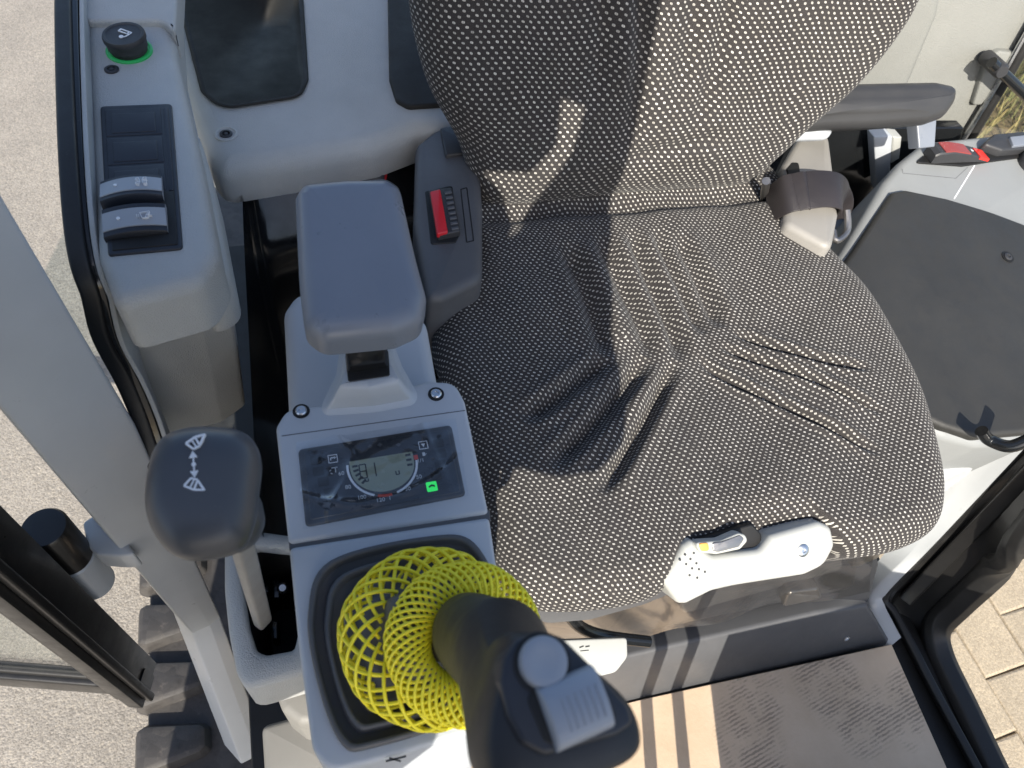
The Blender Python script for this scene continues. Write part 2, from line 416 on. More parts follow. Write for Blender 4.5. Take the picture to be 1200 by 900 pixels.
def ground_mat(name, base, dark, light, scale, bump, spec=.3, rough=.9):
    m, t, b = mk(name); co = nd(t, 'ShaderNodeTexCoord')
    v = nd(t, 'ShaderNodeTexVoronoi', i_Scale=scale); t.links.new(co.outputs['Object'], v.inputs['Vector'])
    n = nd(t, 'ShaderNodeTexNoise', i_Scale=scale*.9, i_Detail=6.0, i_Roughness=.7); t.links.new(co.outputs['Object'], n.inputs['Vector'])
    big = nd(t, 'ShaderNodeTexNoise', i_Scale=5.0, i_Detail=6.0, i_Roughness=.6); t.links.new(co.outputs['Object'], big.inputs['Vector'])
    c = ramp(t, n.outputs[0], [(.30, dark), (.48, base), (.60, base), (.74, light)])
    vv = nd(t, 'ShaderNodeSeparateColor'); t.links.new(v.outputs['Color'], vv.inputs[0])
    mx = nd(t, 'ShaderNodeMix', data_type='RGBA', blend_type='MULTIPLY'); mx.inputs[0].default_value = .55
    t.links.new(c, mx.inputs[6]); t.links.new(ramp(t, vv.outputs[0], [(0, (.62, .6, .58)), (.7, (1, 1, 1)), (1, (1.25, 1.2, 1.1))]), mx.inputs[7])
    m2 = nd(t, 'ShaderNodeMix', data_type='RGBA', blend_type='MULTIPLY'); m2.inputs[0].default_value = .7
    t.links.new(mx.outputs[2], m2.inputs[6]); t.links.new(ramp(t, big.outputs[0], [(.3, (.78, .78, .78)), (.7, (1.05, 1.04, 1.02))]), m2.inputs[7])
    t.links.new(m2.outputs[2], b.inputs['Base Color']); b.inputs['Roughness'].default_value = rough; b.inputs['Specular IOR Level'].default_value = spec
    s_ = nd(t, 'ShaderNodeMath', operation='SUBTRACT'); t.links.new(n.outputs[0], s_.inputs[0]); t.links.new(v.outputs['Distance'], s_.inputs[1])
    bp = nd(t, 'ShaderNodeBump', i_Strength=bump, i_Distance=.008); t.links.new(s_.outputs[0], bp.inputs['Height']); t.links.new(bp.outputs[0], b.inputs['Normal'])
    return m
M['asphalt'] = ground_mat('pale_worn_asphalt', (.34, .315, .28), (.14, .13, .115), (.55, .515, .465), 240.0, .28)
M['paver'] = ground_mat('sandy_concrete_paver', (.44, .375, .28), (.30, .245, .17), (.56, .49, .39), 300.0, .16)
M['joint'] = ground_mat('joint_sand', (.34, .27, .18), (.2, .15, .1), (.44, .36, .25), 260.0, .8)
M['track'] = ground_mat('dusty_track_rubber', (.062, .059, .058), (.036, .034, .034), (.13, .118, .108), 40.0, .15, .4, .55)
M['soil'] = ground_mat('dry_soil', (.20, .15, .08), (.07, .055, .03), (.34, .27, .15), 30.0, 1.0)
def grassm():
    m, t, b = mk('dry_grass'); oi = nd(t, 'ShaderNodeTexCoord'); n = nd(t, 'ShaderNodeTexNoise', i_Scale=5.0, i_Detail=4.0)
    t.links.new(oi.outputs['Object'], n.inputs['Vector'])
    t.links.new(ramp(t, n.outputs[0], [(.3, (.08, .11, .03)), (.5, (.22, .2, .08)), (.7, (.45, .34, .15))]), b.inputs['Base Color'])
    b.inputs['Roughness'].default_value = .8; return m
M['grass'] = grassm()
def cardm():
    m, t, b = mk('brown_cardboard'); co = nd(t, 'ShaderNodeTexCoord')
    n = nd(t, 'ShaderNodeTexNoise', i_Scale=12.0, i_Detail=6.0, i_Roughness=.65); t.links.new(co.outputs['Object'], n.inputs['Vector'])
    f = nd(t, 'ShaderNodeTexNoise', i_Scale=220.0, i_Detail=3.0); t.links.new(co.outputs['Object'], f.inputs['Vector'])
    base = ramp(t, n.outputs[0], [(.3, (.54, .41, .28)), (.7, (.65, .51, .37))])
    # dusty boot prints: bands of tread inside blurred sole shapes
    wv = nd(t, 'ShaderNodeTexWave', i_Scale=62.0, i_Distortion=2.2, i_Detail=2.0); wv.inputs['Detail Scale'].default_value = 3.0
    mp = nd(t, 'ShaderNodeMapping'); mp.inputs['Rotation'].default_value = (0, 0, 1.35); t.links.new(co.outputs['Object'], mp.inputs[0]); t.links.new(mp.outputs[0], wv.inputs['Vector'])
    masks = None
    for (cx, cy, sx, sy, rot) in SOLES:
        q = nd(t, 'ShaderNodeMapping', vector_type='TEXTURE'); q.inputs['Location'].default_value = (cx, cy, 0); q.inputs['Rotation'].default_value = (0, 0, rot); q.inputs['Scale'].default_value = (sx, sy, 1)
        t.links.new(co.outputs['Object'], q.inputs[0])
        sp_ = nd(t, 'ShaderNodeSeparateXYZ'); t.links.new(q.outputs[0], sp_.inputs[0]); cb = nd(t, 'ShaderNodeCombineXYZ')
        t.links.new(sp_.outputs[0], cb.inputs[0]); t.links.new(sp_.outputs[1], cb.inputs[1])
        ln = nd(t, 'ShaderNodeVectorMath', operation='LENGTH'); t.links.new(cb.outputs[0], ln.inputs[0])
        r_ = nd(t, 'ShaderNodeMapRange', i_1=1.0, i_2=.7, i_3=0.0, i_4=1.0); t.links.new(ln.outputs['Value'], r_.inputs[0])
        if masks is None: masks = r_.outputs[0]
        else:
            mxn = nd(t, 'ShaderNodeMath', operation='MAXIMUM'); t.links.new(masks, mxn.inputs[0]); t.links.new(r_.outputs[0], mxn.inputs[1]); masks = mxn.outputs[0]
    pn = nd(t, 'ShaderNodeTexNoise', i_Scale=34.0, i_Detail=5.0, i_Roughness=.7); t.links.new(co.outputs['Object'], pn.inputs['Vector'])
    pr = nd(t, 'ShaderNodeMapRange', i_1=.40, i_2=.56, i_3=0.0, i_4=1.0); t.links.new(pn.outputs[0], pr.inputs[0])
    wr = nd(t, 'ShaderNodeMapRange', i_1=.42, i_2=.66, i_3=0.0, i_4=1.0); t.links.new(wv.outputs['Fac'], wr.inputs[0])
    a = nd(t, 'ShaderNodeMath', operation='MULTIPLY'); t.links.new(masks, a.inputs[0]); t.links.new(pr.outputs[0], a.inputs[1])
    a2 = nd(t, 'ShaderNodeMath', operation='MULTIPLY'); t.links.new(a.outputs[0], a2.inputs[0]); t.links.new(wr.outputs[0], a2.inputs[1])
    a3 = nd(t, 'ShaderNodeMath', operation='MULTIPLY'); t.links.new(a2.outputs[0], a3.inputs[0]); a3.inputs[1].default_value = .6
    mx = nd(t, 'ShaderNodeMix', data_type='RGBA'); t.links.new(a3.outputs[0], mx.inputs[0]); t.links.new(base, mx.inputs[6]); mx.inputs[7].default_value = (.13, .10, .075, 1)
    t.links.new(mx.outputs[2], b.inputs['Base Color']); b.inputs['Roughness'].default_value = .42
    bp = nd(t, 'ShaderNodeBump', i_Strength=.12, i_Distance=.003); t.links.new(f.outputs[0], bp.inputs['Height']); t.links.new(bp.outputs[0], b.inputs['Normal'])
    return m
ZF = .02
SOLES = [(*U(885, 810, ZF)[:2], .07, .045, 1.2), (*U(975, 805, ZF)[:2], .055, .08, .3), (*U(1010, 840, ZF)[:2], .06, .05, .8), (*U(880, 870, ZF)[:2], .05, .07, .1), (*U(1060, 830, ZF)[:2], .03, .06, -.4)]
M['card'] = cardm()

# ================================================================== THE SETTING
GZ = -.65
g = link('ground', mesh([(-60, -60, GZ), (60, -60, GZ), (60, 60, GZ), (-60, 60, GZ)], [(0, 1, 2, 3)]), M['asphalt'], smooth=False); tag(g, 'pale worn asphalt outside the cab', kind='structure')
# block paving on the door side: bed plus single blocks
pv = link('pavement', mesh([(.95, -1.6, GZ+.004), (2.05, -1.6, GZ+.004), (2.05, 1.7, GZ+.004), (.95, 1.7, GZ+.004)], [(0, 1, 2, 3)]), M['joint'], smooth=False)
tag(pv, 'sandy block paving beside the door', kind='structure')
BR = math.radians(4); BL, BW = .235, .135
bme = [prism_mesh(HZ(0), [(x*BL/2*.985+random.uniform(-.002, .002), y*BW/2*.972+random.uniform(-.002, .002)) for x, y in ((-1, -1), (1, -1), (1, 1), (-1, 1))], .02, .006, 2) for _ in range(4)]
for m_ in bme:
    m_.materials.append(M['paver'])
    for p_ in m_.polygons: p_.use_smooth = False
pc = Vector((1.45, .25))
for i in range(-9, 10):
    for j in range(-4, 5):
        # rows run along Y, every second row shifted half a block
        lx, ly = j*BW, i*BL + (BL/2 if j % 2 else 0)
        c_ = Vector((math.cos(BR)*lx - math.sin(BR)*ly, math.sin(BR)*lx + math.cos(BR)*ly)) + pc
        if not (1.02 < c_.x < 1.98 and -1.4 < c_.y < 1.5): continue
        b_ = bpy.data.objects.new('brick', random.choice(bme)); COL.objects.link(b_); b_.parent = pv
        b_.location = (c_.x, c_.y, GZ + .016 + random.uniform(-.002, .002)); b_.rotation_euler = (random.uniform(-.008, .008), random.uniform(-.008, .008), BR + math.pi/2 + random.uniform(-.012, .012))
# dry verge seen through the rear side window
vg = link('verge', mesh([(1.9, 1.2, GZ+.006), (7, 1.2, GZ+.006), (7, 8, GZ+.006), (1.9, 8, GZ+.006)], [(0, 1, 2, 3)]), M['soil'], smooth=False); tag(vg, 'dry soil verge beyond the rear window', kind='structure')
V_, F_ = [], []
for k in range(5200):
    x, y = random.uniform(2.1, 4.6), random.uniform(1.35, 3.6); h_ = random.uniform(.05, .22); a = random.uniform(0, 6.28); l = random.uniform(.02, .12)
    wv_ = .004; s_ = Vector((-math.sin(a), math.cos(a), 0))*wv_; p0 = Vector((x, y, GZ)); p1 = p0 + Vector((math.cos(a)*l*.4, math.sin(a)*l*.4, h_*.65)); p2 = p0 + Vector((math.cos(a)*l, math.sin(a)*l, h_))
    b0 = len(V_); V_ += [p0-s_, p0+s_, p1+s_*.7, p1-s_*.7, p2]; F_ += [(b0, b0+1, b0+2, b0+3), (b0+3, b0+2, b0+4)]
tag(link('grass', mesh(V_, F_), M['grass'], smooth=False), 'dry yellow and green grass outside the rear window', 'grass', kind='stuff')

# cab floor and seat platform
fl = link('cab_floor', prism_mesh(HZ(0), [(-.16, -.5), (.815, -.5), (.815, .3), (.76, .5), (.76, 1.1), (-.16, 1.1)], .04, .004), M['void']); tag(fl, 'black steel cab floor', kind='structure')
cb = link('cardboard_sheet', prism_mesh(HZ(ZF), ccw([HZ(ZF).h2(*p) for p in [(400, 905), (750, 820), (1045, 755), (1112, 905), (1160, 1010), (300, 1010)]]), .004, .0008, 1), M['card'])
tag(cb, 'brown cardboard sheet with dusty boot prints covering the cab floor', 'cardboard')
# cardboard also runs on to the left under the console, flat on the floor

# ================================================================== SEAT PLATFORM
sp = thing('seat_platform', 'dark grey step and box under the seat with film over it', 'seat base', (.35, .2, 0))
yR = U(900, 783, ZF).y
def Pv(y, tilt=0): return Plane((0, y, ZF), (0, -math.cos(tilt), math.sin(tilt)))
riser = [U(700, 832, ZF), U(1046, 755, ZF)]
rp = Plane(riser[0] + Vector((0, .004, 0)), (riser[1]-riser[0]).cross(Vector((0, .35, 1))) if False else Vector((0, -.93, .37)))
slab('riser', rp, [(560, 865), (1046, 756), (1018, 709), (960, 718), (740, 768), (560, 800)], .03, M['dark2'], sp, bev=.006, r=.004)
lathe('bolt', rp.hit(992, 748), rp.n, [(.0045, -.001), (.0045, .0015), (.003, .0018), (.0028, .0005), (.0, .0005)], M['zinc'], sp, n=20)
tp = rp.hit(900, 735)
pt = HZ(tp.z-.004)
slab('platform_top', pt, [(500, 800), (740, 766), (1018, 705), (1030, 660), (1000, 560), (560, 620)], .02, M['dark'], sp, bev=.003)
fb = Plane((.34, .245, .2), (0, -.97, .22))
slab('seat_box', fb, [(585, 660), (1010, 600), (1005, 690), (740, 745), (600, 765)], .25, M['dark'], sp, bev=.008, r=.02)
slab('box_panel', fb.up(.004), [(790, 672), (985, 630), (988, 668), (800, 720)], .006, M['dark2'], sp, bev=.003, r=.012)
slab('runner', fb.up(.02), [(925, 695), (960, 690), (965, 702), (918, 712)], .02, M['steel'], sp, bev=.004)
slab('runner', fb.up(.02), [(1005, 648), (1042, 632), (1030, 655), (998, 668)], .02, M['steel'], sp, bev=.004)
# loose clear film over the seat box
V_, F_ = [], []
nx, ny = 60, 24
fp0 = fb.up(.03)
for j in range(ny+1):
    for i in range(nx+1):
        u_, v_ = i/nx, j/ny
        px = 585 + u_*440; py = (672 - u_*70) + v_*(110 - u_*10)
        q = fp0.hit(px, py) + fp0.n*(.006*math.sin(9*u_+4*v_) + .004*math.sin(23*u_-7*v_+1) - .02*(v_-.5))
        V_.append(q)
for j in range(ny):
    for i in range(nx): a = j*(nx+1)+i; F_.append((a, a+1, a+nx+2, a+nx+1))
tag(link('plastic_film', mesh(V_, F_), M['film_seat'], ang=None), 'clear wrinkled protective film hanging over the seat box', 'plastic film')

# ================================================================== OPERATOR SEAT
seat = thing('operator_seat', 'driver seat in black fabric with rows of cream dots', 'seat', (.34, .42, .1))
def radial_cushion(name, pl, outline, center, roll, drop, height, nA=480, nR=110, mat=None, parent=None, uvfix=None):
    """upholstered pad: star-shaped outline on a plane, rolled edge, relief from height(x, y, edge)"""
    pts = [pl.h2(*p) for p in outline]; pts = [tuple(v[:2]) for v in spline([Vector((*p, 0)) for p in pts], 14, True)]
    c = np.array(pl.h2(*center)); P = np.array(pts) - c
    an = np.unwrap(np.arctan2(P[:, 1], P[:, 0])); rr = np.hypot(P[:, 0], P[:, 1])
    if an[-1] < an[0]: an = an[::-1]; rr = rr[::-1]
    th = np.linspace(0, 2*np.pi, nA, endpoint=False)
    a0 = an[0]; tt = (th - a0) % (2*np.pi) + a0
    R = np.interp(tt, np.append(an, an[0]+2*np.pi), np.append(rr, rr[0]))
    # samples along each spoke: flat top, quarter roll, skirt
    q = np.linspace(0, 1, nR)
    rad, dz, arc = [], [], []
    nf = int(nR*.74); nq = int(nR*.16); nsk = nR-nf-nq
    top = np.linspace(0, 1, nf)[:, None]*(R-roll)[None, :]
    a = np.linspace(0, np.pi/2, nq+1)[1:]
    rol = (R-roll)[None, :] + roll*np.sin(a)[:, None]
    sk = R[None, :] - .35*np.linspace(0, 1, nsk+1)[1:, None]*drop
    rad = np.vstack([top, rol, sk])
    dz = np.concatenate([np.zeros(nf), -roll*(1-np.cos(a)), -roll - np.linspace(0, 1, nsk+1)[1:]*drop])
    al = np.vstack([top, (R-roll)[None, :] + roll*a[:, None], (R-roll)[None, :] + roll*np.pi/2 + np.linspace(0, 1, nsk+1)[1:, None]*drop])
    x = c[0] + rad*np.cos(th); y = c[1] + rad*np.sin(th)
    edge = np.clip((R[None, :]-rad)/roll, 0, None)
    z = dz[:, None] + height(x, y, edge)
    U_ = c[0] + al*np.cos(th); V2 = c[1] + al*np.sin(th)
    if uvfix: du_, dv_ = uvfix(x, y); U_ = U_ + du_; V2 = V2 + dv_
    V0 = np.array(pl.p)[None, None] + x[..., None]*np.array(pl.u) + y[..., None]*np.array(pl.v) + z[..., None]*np.array(pl.n)
    n = nA; fs = []
    for k in range(len(dz)-1):
        for i in range(n): j = (i+1) % n; fs.append((k*n+i, (k+1)*n+i, (k+1)*n+j, k*n+j))
    me = mesh([Vector(v) for v in V0.reshape(-1, 3)], fs)
    uvl = me.uv_layers.new(name='UVMap'); uvs = np.stack([U_.ravel(), V2.ravel()], 1) * UVS
    idx = np.zeros(len(me.loops), dtype=np.int32); me.loops.foreach_get('vertex_index', idx)
    uvl.data.foreach_set('uv', uvs[idx].astype(np.float32).ravel())
    return link(name, me, mat, parent, ang=None)
UVS = 1.28
CP = Plane((0, .45, .482), (0, -.03, 1))
def groove_uv(x, y):
    """cloth follows the groove walls: shift the weave by the extra length of each wall"""
    du = np.zeros_like(x); dv = np.zeros_like(x)
    for L, w_, d_ in grooves:
        d, p = polyd(x, y, L); f = np.minimum(1, np.minimum(p, 1-p)/.16); e_ = 1e-4
        gx = (polyd(x+e_, y, L)[0]-polyd(x-e_, y, L)[0])/(2*e_); gy = (polyd(x, y+e_, L)[0]-polyd(x, y-e_, L)[0])/(2*e_)
        ex = (math.hypot(d_, 1.6*w_) - 1.6*w_)*f*(1-np.exp(-(d/w_)**2))*np.exp(-d/.035)
        du += ex*gx; dv += ex*gy
    return du, dv
def polyd(x, y, pts):
    """distance to a polyline and position along it (0..1)"""
    best = np.full(x.shape, 9.); par = np.zeros(x.shape); L = 0
    seg = [np.hypot(pts[i+1][0]-pts[i][0], pts[i+1][1]-pts[i][1]) for i in range(len(pts)-1)]; T = sum(seg)
    for i, l in enumerate(seg):
        ax_, ay_ = pts[i]; bx, by = pts[i+1]; t = np.clip(((x-ax_)*(bx-ax_) + (y-ay_)*(by-ay_))/l**2, 0, 1)
        d = np.hypot(x-ax_-t*(bx-ax_), y-ay_-t*(by-ay_)); m = d < best
        best = np.where(m, d, best); par = np.where(m, (L+t*l)/T, par); L += l
    return best, par
G = lambda L: [tuple(v[:2]) for v in spline([Vector((*CP.h2(*p), 0)) for p in L], 6)]
GW = .0042
grooves = [  # (line, width, depth)
    (G([(664, 280), (690, 335), (716, 410)]), .0105, .014), (G([(716, 410), (690, 434), (645, 470), (612, 490)]), .0075, .014),
    (G([(704, 270), (735, 330), (762, 385), (760, 408)]), .0105, .014), (G([(760, 408), (735, 450), (690, 502), (645, 545)]), .0075, .015),
    (G([(738, 266), (770, 330), (797, 390), (796, 414)]), .0095, .014), (G([(796, 414), (774, 460), (745, 512), (706, 575)]), .0068, .015),
    (G([(768, 266), (800, 325), (830, 385)]), .0095, .014), (G([(820, 412), (860, 438), (930, 474), (1034, 530)]), GW, .011),
    (G([(792, 270), (824, 325), (850, 378)]), .0095, .014), (G([(846, 398), (900, 420), (960, 444), (1038, 484)]), GW, .0105),
    (G([(862, 382), (915, 404), (965, 420), (1020, 432)]), GW, .0105)]
def cush_h(x, y, e):
    z = np.zeros_like(x); top = np.clip(e-.3, 0, 1)
    for L, w_, d_ in grooves:
        d, p = polyd(x, y, L); f = np.minimum(1, np.minimum(p, 1-p)/.16)
        z -= d_*f*np.exp(-(d/w_)**2) - .25*d_*f*np.exp(-((d-w_*2.0)/w_)**2)
    yj = CP.h2(722, 240)[1]; z -= .016*np.exp(-((y-yj-.004)/.013)**2)   # tuck where the backrest meets the cushion
    cx, cy = CP.h2(800, 430)
    z -= .014*np.exp(-(((x-cx)/.13)**2 + ((y-cy-.02)/.15)**2))
    z += .0022*np.sin(31*x+9*y+1.2*np.sin(17*y))*np.cos(26*y-8*x) + .0012*np.sin(71*x-22*y+.6)*np.sin(53*y+30*x)
    return z*np.clip(e*.5, 0, 1) - .004*(1-np.clip(e/2, 0, 1))
radial_cushion('cushion', CP, [(545, 225), (620, 190), (720, 170), (800, 165), (900, 175), (945, 235), (985, 278), (1030, 325), (1068, 385), (1098, 445), (1118, 510), (1127, 560), (1119, 602), (1080, 626), (1030, 636), (1000, 630), (980, 612), (940, 608), (880, 620), (828, 636), (802, 654), (786, 680), (745, 694), (690, 701), (640, 700), (604, 688), (586, 655), (575, 600), (561, 540), (543, 480), (522, 435), (508, 390), (511, 358), (527, 325), (550, 280)], (800, 440), .035, .05, cush_h, 900, 210, M['fabric'], seat, groove_uv)
BPl = Plane((.365, .632, .47), (0, -.975, .22))
UVS = .94
def back_h(x, y, e):
    z = np.zeros_like(x)
    cx, cy = BPl.h2(790, -40)
    z += .02*np.exp(-((x-cx)/.2)**2)*np.exp(-((y-.08)/.12)**2)
    def ridge(pts, w_, d_):
        L = [tuple(v[:2]) for v in spline([Vector((*BPl.h2(*p), 0)) for p in pts], 6)]
        d, p = polyd(x, y, L); f = np.minimum(1, np.minimum(p, 1-p)/.2); return d_*f*np.exp(-(d/w_)**2)
    z -= ridge([(745, -90), (752, 20), (744, 110), (726, 180)], .012, .012)
    z += ridge([(726, -90), (735, 20), (722, 110)], .010, .007)
    z -= ridge([(690, -90), (705, 30), (690, 130)], .010, .007)
    z -= ridge([(860, -90), (850, 30), (815, 130), (790, 160)], .012, .010)
    z -= ridge([(820, -90), (812, 30), (785, 120)], .012, .009)
    z -= ridge([(720, 182), (780, 168), (850, 150)], .010, .009)
    z += .0016*np.sin(40*x+13*y)*np.cos(33*y-11*x+.7)
    return z*np.clip(e*.6, 0, 1)
radial_cushion('backrest', BPl, [(572, 253), (640, 252), (720, 243), (800, 237), (880, 229), (922, 198), (968, 156), (1022, 108), (1070, 50), (1101, -5), (1125, -90), (1120, -190), (1060, -280), (940, -330), (780, -350), (640, -335), (540, -270), (492, -170), (482, -70), (486, 0), (494, 60), (512, 122), (545, 183), (558, 222)], (790, 20), .045, .05, back_h, 560, 130, M['fabric'], seat)
UVS = 1.0
# seat pan lip below the cushion front
slab('seat_pan', HZ(.428), [(545, 420), (566, 560), (584, 668), (604, 703), (650, 716), (700, 712), (765, 694), (900, 640), (1060, 596), (1085, 500), (1000, 330), (700, 300)], .035, M['dark2'], seat, bev=.008, r=.02)
# recliner and buckle cover on the console side
bc = HZ(.515)
cov = slab('side_cover', bc, [(487, 168), (512, 148), (560, 150), (566, 240), (566, 325), (520, 348), (500, 350), (484, 260)], .10, M['dark2'], seat, bev=.010, r=.02)
wl = slab('buckle_well', bc.up(.0012), [(498, 224), (530, 217), (538, 276), (534, 284), (505, 286)], .004, M['void'], seat, bev=.0008, r=.003)
bk = slab('seat_belt_buckle', bc.up(.009), [(502, 222), (530, 219), (540, 270), (512, 276)], .012, M['dark'], seat, bev=.002, r=.003)
tag(bk, 'black seat belt buckle with red release button')
slab('release_button', bc.up(.0115), [(504, 224), (516, 221), (525, 271), (512, 274)], .006, M['red'], bk, bev=.0015, r=.002)
for k in range(8):
    y_ = 224 + k*6.0; x_ = 521 + k*1.15
    slab('grip_rib', bc.up(.0105), [(x_, y_), (x_+8, y_-1.3), (x_+8.6, y_+1.6), (x_+.6, y_+3)], .003, M['dark2'], bk, bev=.0006, r=0, seg=1)
gv = [bc.h2(*p) for p in [(543, 222), (551, 284)]]
join('cover_seam', flat(bc, [bar2(*[bc.h2(*p) for p in s], .0012) for s in [((540, 222), (547, 284)), ((547, 220), (555, 282)), ((540, 222), (547, 220)), ((547, 284), (555, 282))]], .0003), M['void'], cov)
slab('recliner_flap', bc.up(.004), [(516, 150), (560, 140), (566, 176), (522, 182)], .01, M['dark'], seat, bev=.002, r=.002)

# door-side folded armrest
ap = Plane((.70, .66, .55), (-.05, -.75, .66))
arm = slab('folding_armrest', ap, [(905, 120), (935, 102), (1000, 97), (1105, 95), (1128, 100), (1126, 118), (1112, 138), (1090, 146), (1030, 150), (975, 152), (930, 156), (900, 150)], .06, M['arm2'], seat, bev=.016, r=.022, seg=5, dome=.004)
tag(arm, 'folded dark grey armrest behind the door side of the seat')
slab('armrest_bracket', ap.up(-.045), [(1074, 140), (1098, 140), (1096, 172), (1077, 174)], .02, M['soft'], seat, bev=.002, r=.002)
slab('hinge_cover', ap.up(-.02), [(905, 146), (940, 142), (980, 152), (972, 164), (905, 166)], .03, M['console'], seat, bev=.008, r=.012)

# weight-adjust lever housing at the seat front
lp = Plane(U(880, 655, .460), (.0, -.62, .78))
wh = slab('adjuster_housing', lp, [(776, 681), (803, 640), (812, 633), (836, 652), (893, 645), (906, 628), (962, 612), (976, 618), (981, 640), (968, 664), (945, 675), (862, 688), (836, 694), (806, 709), (796, 709)], .035, M['white'], seat, bev=.007, r=[.005, .008, .005, .012, .012, .008, .01, .01, .012, .02, .02, .03, .02, .008, .006], seg=4)
tag(wh, 'white plastic seat adjuster housing')
slab('lever_slot', lp.up(-.010), [(806, 636), (882, 614), (893, 626), (892, 648), (836, 656)], .02, M['void'], seat, bev=.002, r=.006)
lv = slab('adjuster_lever', lp.up(.004), [(815, 636), (845, 634), (866, 625), (874, 627), (877, 634), (868, 644), (840, 650), (820, 648)], .012, M['white'], seat, bev=.002, r=.006)
slab('orange_insert', lp.up(.0048), [(818, 637), (830, 636), (832, 646), (822, 646)], .003, M['orange'], lv, bev=.0008, r=.003)
slab('indicator_window', lp.up(.0048), [(834, 636), (846, 635), (867, 627), (873, 631), (866, 641), (842, 647), (836, 646)], .003, M['steel'], lv, bev=.0008, r=.003)
for (x_, y_) in [(797, 656), (803, 650), (804, 661), (809, 655), (811, 666), (816, 660), (813, 648), (819, 667), (826, 670), (808, 674), (817, 677)]:
    lathe('dimple', lp.hit(x_, y_)+lp.n*.0002, lp.n, [(.0011, -.001), (.0011, .0002), (.0, .0002)], M['dark'], wh, n=10)
sc_ = lathe('screw', lp.hit(941, 645), lp.n, [(.0062, -.002), (.0062, .0006), (.0048, .0016), (.0022, .0018), (.002, .0006), (.0, .0006)], M['zinc'], wh, n=24)
# slide handle under the seat
tube('slide_handle', [U(655, 700, .36), U(668, 722, .33), U(684, 737, .31), U(712, 746, .29), U(760, 752, .27)], .0065, M['gloss'], seat)

# lap belt on the door side
belt = thing('seat_belt', 'black lap belt folded over its taupe retractor beside the seat', 'seat belt', U(955, 240, .45))
zb = HZ(.50)
slab('retractor_cover', zb, [(918, 190), (935, 160), (972, 152), (978, 200), (984, 250), (976, 292), (920, 262)], .08, M['shell'], belt, bev=.008, r=.012)
bp_ = Plane(U(950, 225, .515), (-.1, -.35, .95))
sweep('webbing', [bp_.hit(912, 228)-bp_.n*.03, bp_.hit(921, 228), bp_.hit(940, 226)+bp_.n*.005, bp_.hit(962, 224)+bp_.n*.006, bp_.hit(985, 225), bp_.hit(996, 228)-bp_.n*.02, bp_.hit(998, 232)-bp_.n*.06], rrect(.048, .0028, .0012, 2), M['webbing'], belt, up=bp_.n, ns=8)
sweep('webbing_fold', [bp_.hit(930, 228)+bp_.n*.005, bp_.hit(940, 227)+bp_.n*.0095, bp_.hit(944, 227)+bp_.n*.006], rrect(.048, .002, .0008, 2), M['webbing'], belt, up=bp_.n, ns=6)
slab('guide_slot', zb.up(.0012), [(922, 198), (928, 190), (936, 190), (938, 202), (924, 206)], .004, M['void'], belt, bev=.001, r=.004)
sweep('buckle_tongue', [bp_.hit(1000, 240)-bp_.n*.015, bp_.hit(1003, 262)-bp_.n*.02, bp_.hit(990, 274)-bp_.n*.02, bp_.hit(986, 262)-bp_.n*.02], circ(.0042, 10), M['steel'], belt, ns=6)
tube('anchor_strap', [U(898, 212, .52), U(896, 235, .47), U(906, 255, .44)], .005, M['steel'], belt)

# ================================================================== JOYSTICK CONSOLE
ZC = .60
con = thing('joystick_console', 'light grey control console with instrument display beside the seat', 'console', U(450, 640, .3))
cp = HZ(ZC)
slab('rear_housing', HZ(.562), [(331, 362), (345, 341), (420, 330), (500, 372), (512, 440), (530, 480), (338, 500)], .22, M['console'], con, bev=.012, r=.016, seg=4)
slab('upper_housing', cp, [(323, 500), (336, 478), (420, 470), (500, 446), (533, 447), (545, 470), (573, 601), (338, 637)], .20, M['console'], con, bev=.0035, r=[.010, .014, .01, .006, .014, .014, .004, .004], seg=4)
slab('lower_housing', cp.up(-.0006), [(338.5, 641), (573.6, 605), (586, 690), (600, 800), (575, 853), (440, 893), (386, 905), (366, 880), (350, 760)], .20, M['console'], con, bev=.0035, r=[.004, .004, .012, .02, .02, .02, .016, .02, .01], seg=4)
slab('seam_insert', cp.up(-.0025), [(338, 632), (574, 597), (575, 610), (339, 645)], .02, M['dark2'], con, bev=.001, r=.001)
join('panel_line', flat(cp, [bar2(cp.h2(330, 511), cp.h2(545, 481), .0006)], .0002, .0003), M['dark2'], con)
join('moulded_mark', flat(cp.up(-.0006), [bar2(cp.h2(452, 896-4), cp.h2(476, 886), .0012), bar2(cp.h2(456, 888), cp.h2(470, 892), .001)], .0003, .0003), M['dark2'], con)
# armrest post with its moulded collar
col_b = [(383, 482), (384, 474), (400, 440), (404, 410), (456, 405), (466, 432), (483, 462), (482, 470), (440, 478)]
cb2 = [cp.h2(*p) for p in col_b]
tpz = cp.up(.030); ct = [tpz.h2(*p) for p in [(396, 452), (397, 448), (402, 432), (403, 410), (456, 406), (461, 425), (470, 442), (468, 447), (432, 455)]]
def collar_ring(a, k): return [cp.to3(*p, k) for p in a]
mid = [tuple(Vector(cb2[i]).lerp(Vector(ct[i]), .55)) for i in range(len(ct))]
R0, R1, R2 = [fillet(ccw(x), .006, 4) for x in (cb2, mid, ct)]
top_in = inset(R2, .006)
loft('post_collar', [collar_ring(inset(R0, -.004), .0), collar_ring(R0, .003), collar_ring(R1, .014), collar_ring(R2, .026), collar_ring(inset(R2, .002), .029), collar_ring(top_in, .030)], M['console'], con)
slab('post_opening', tpz.up(.0008), [(404, 414), (455, 410), (457, 440), (408, 447)], .003, M['void'], con, bev=.0006, r=.002)
post_c = tpz.hit(431, 430)
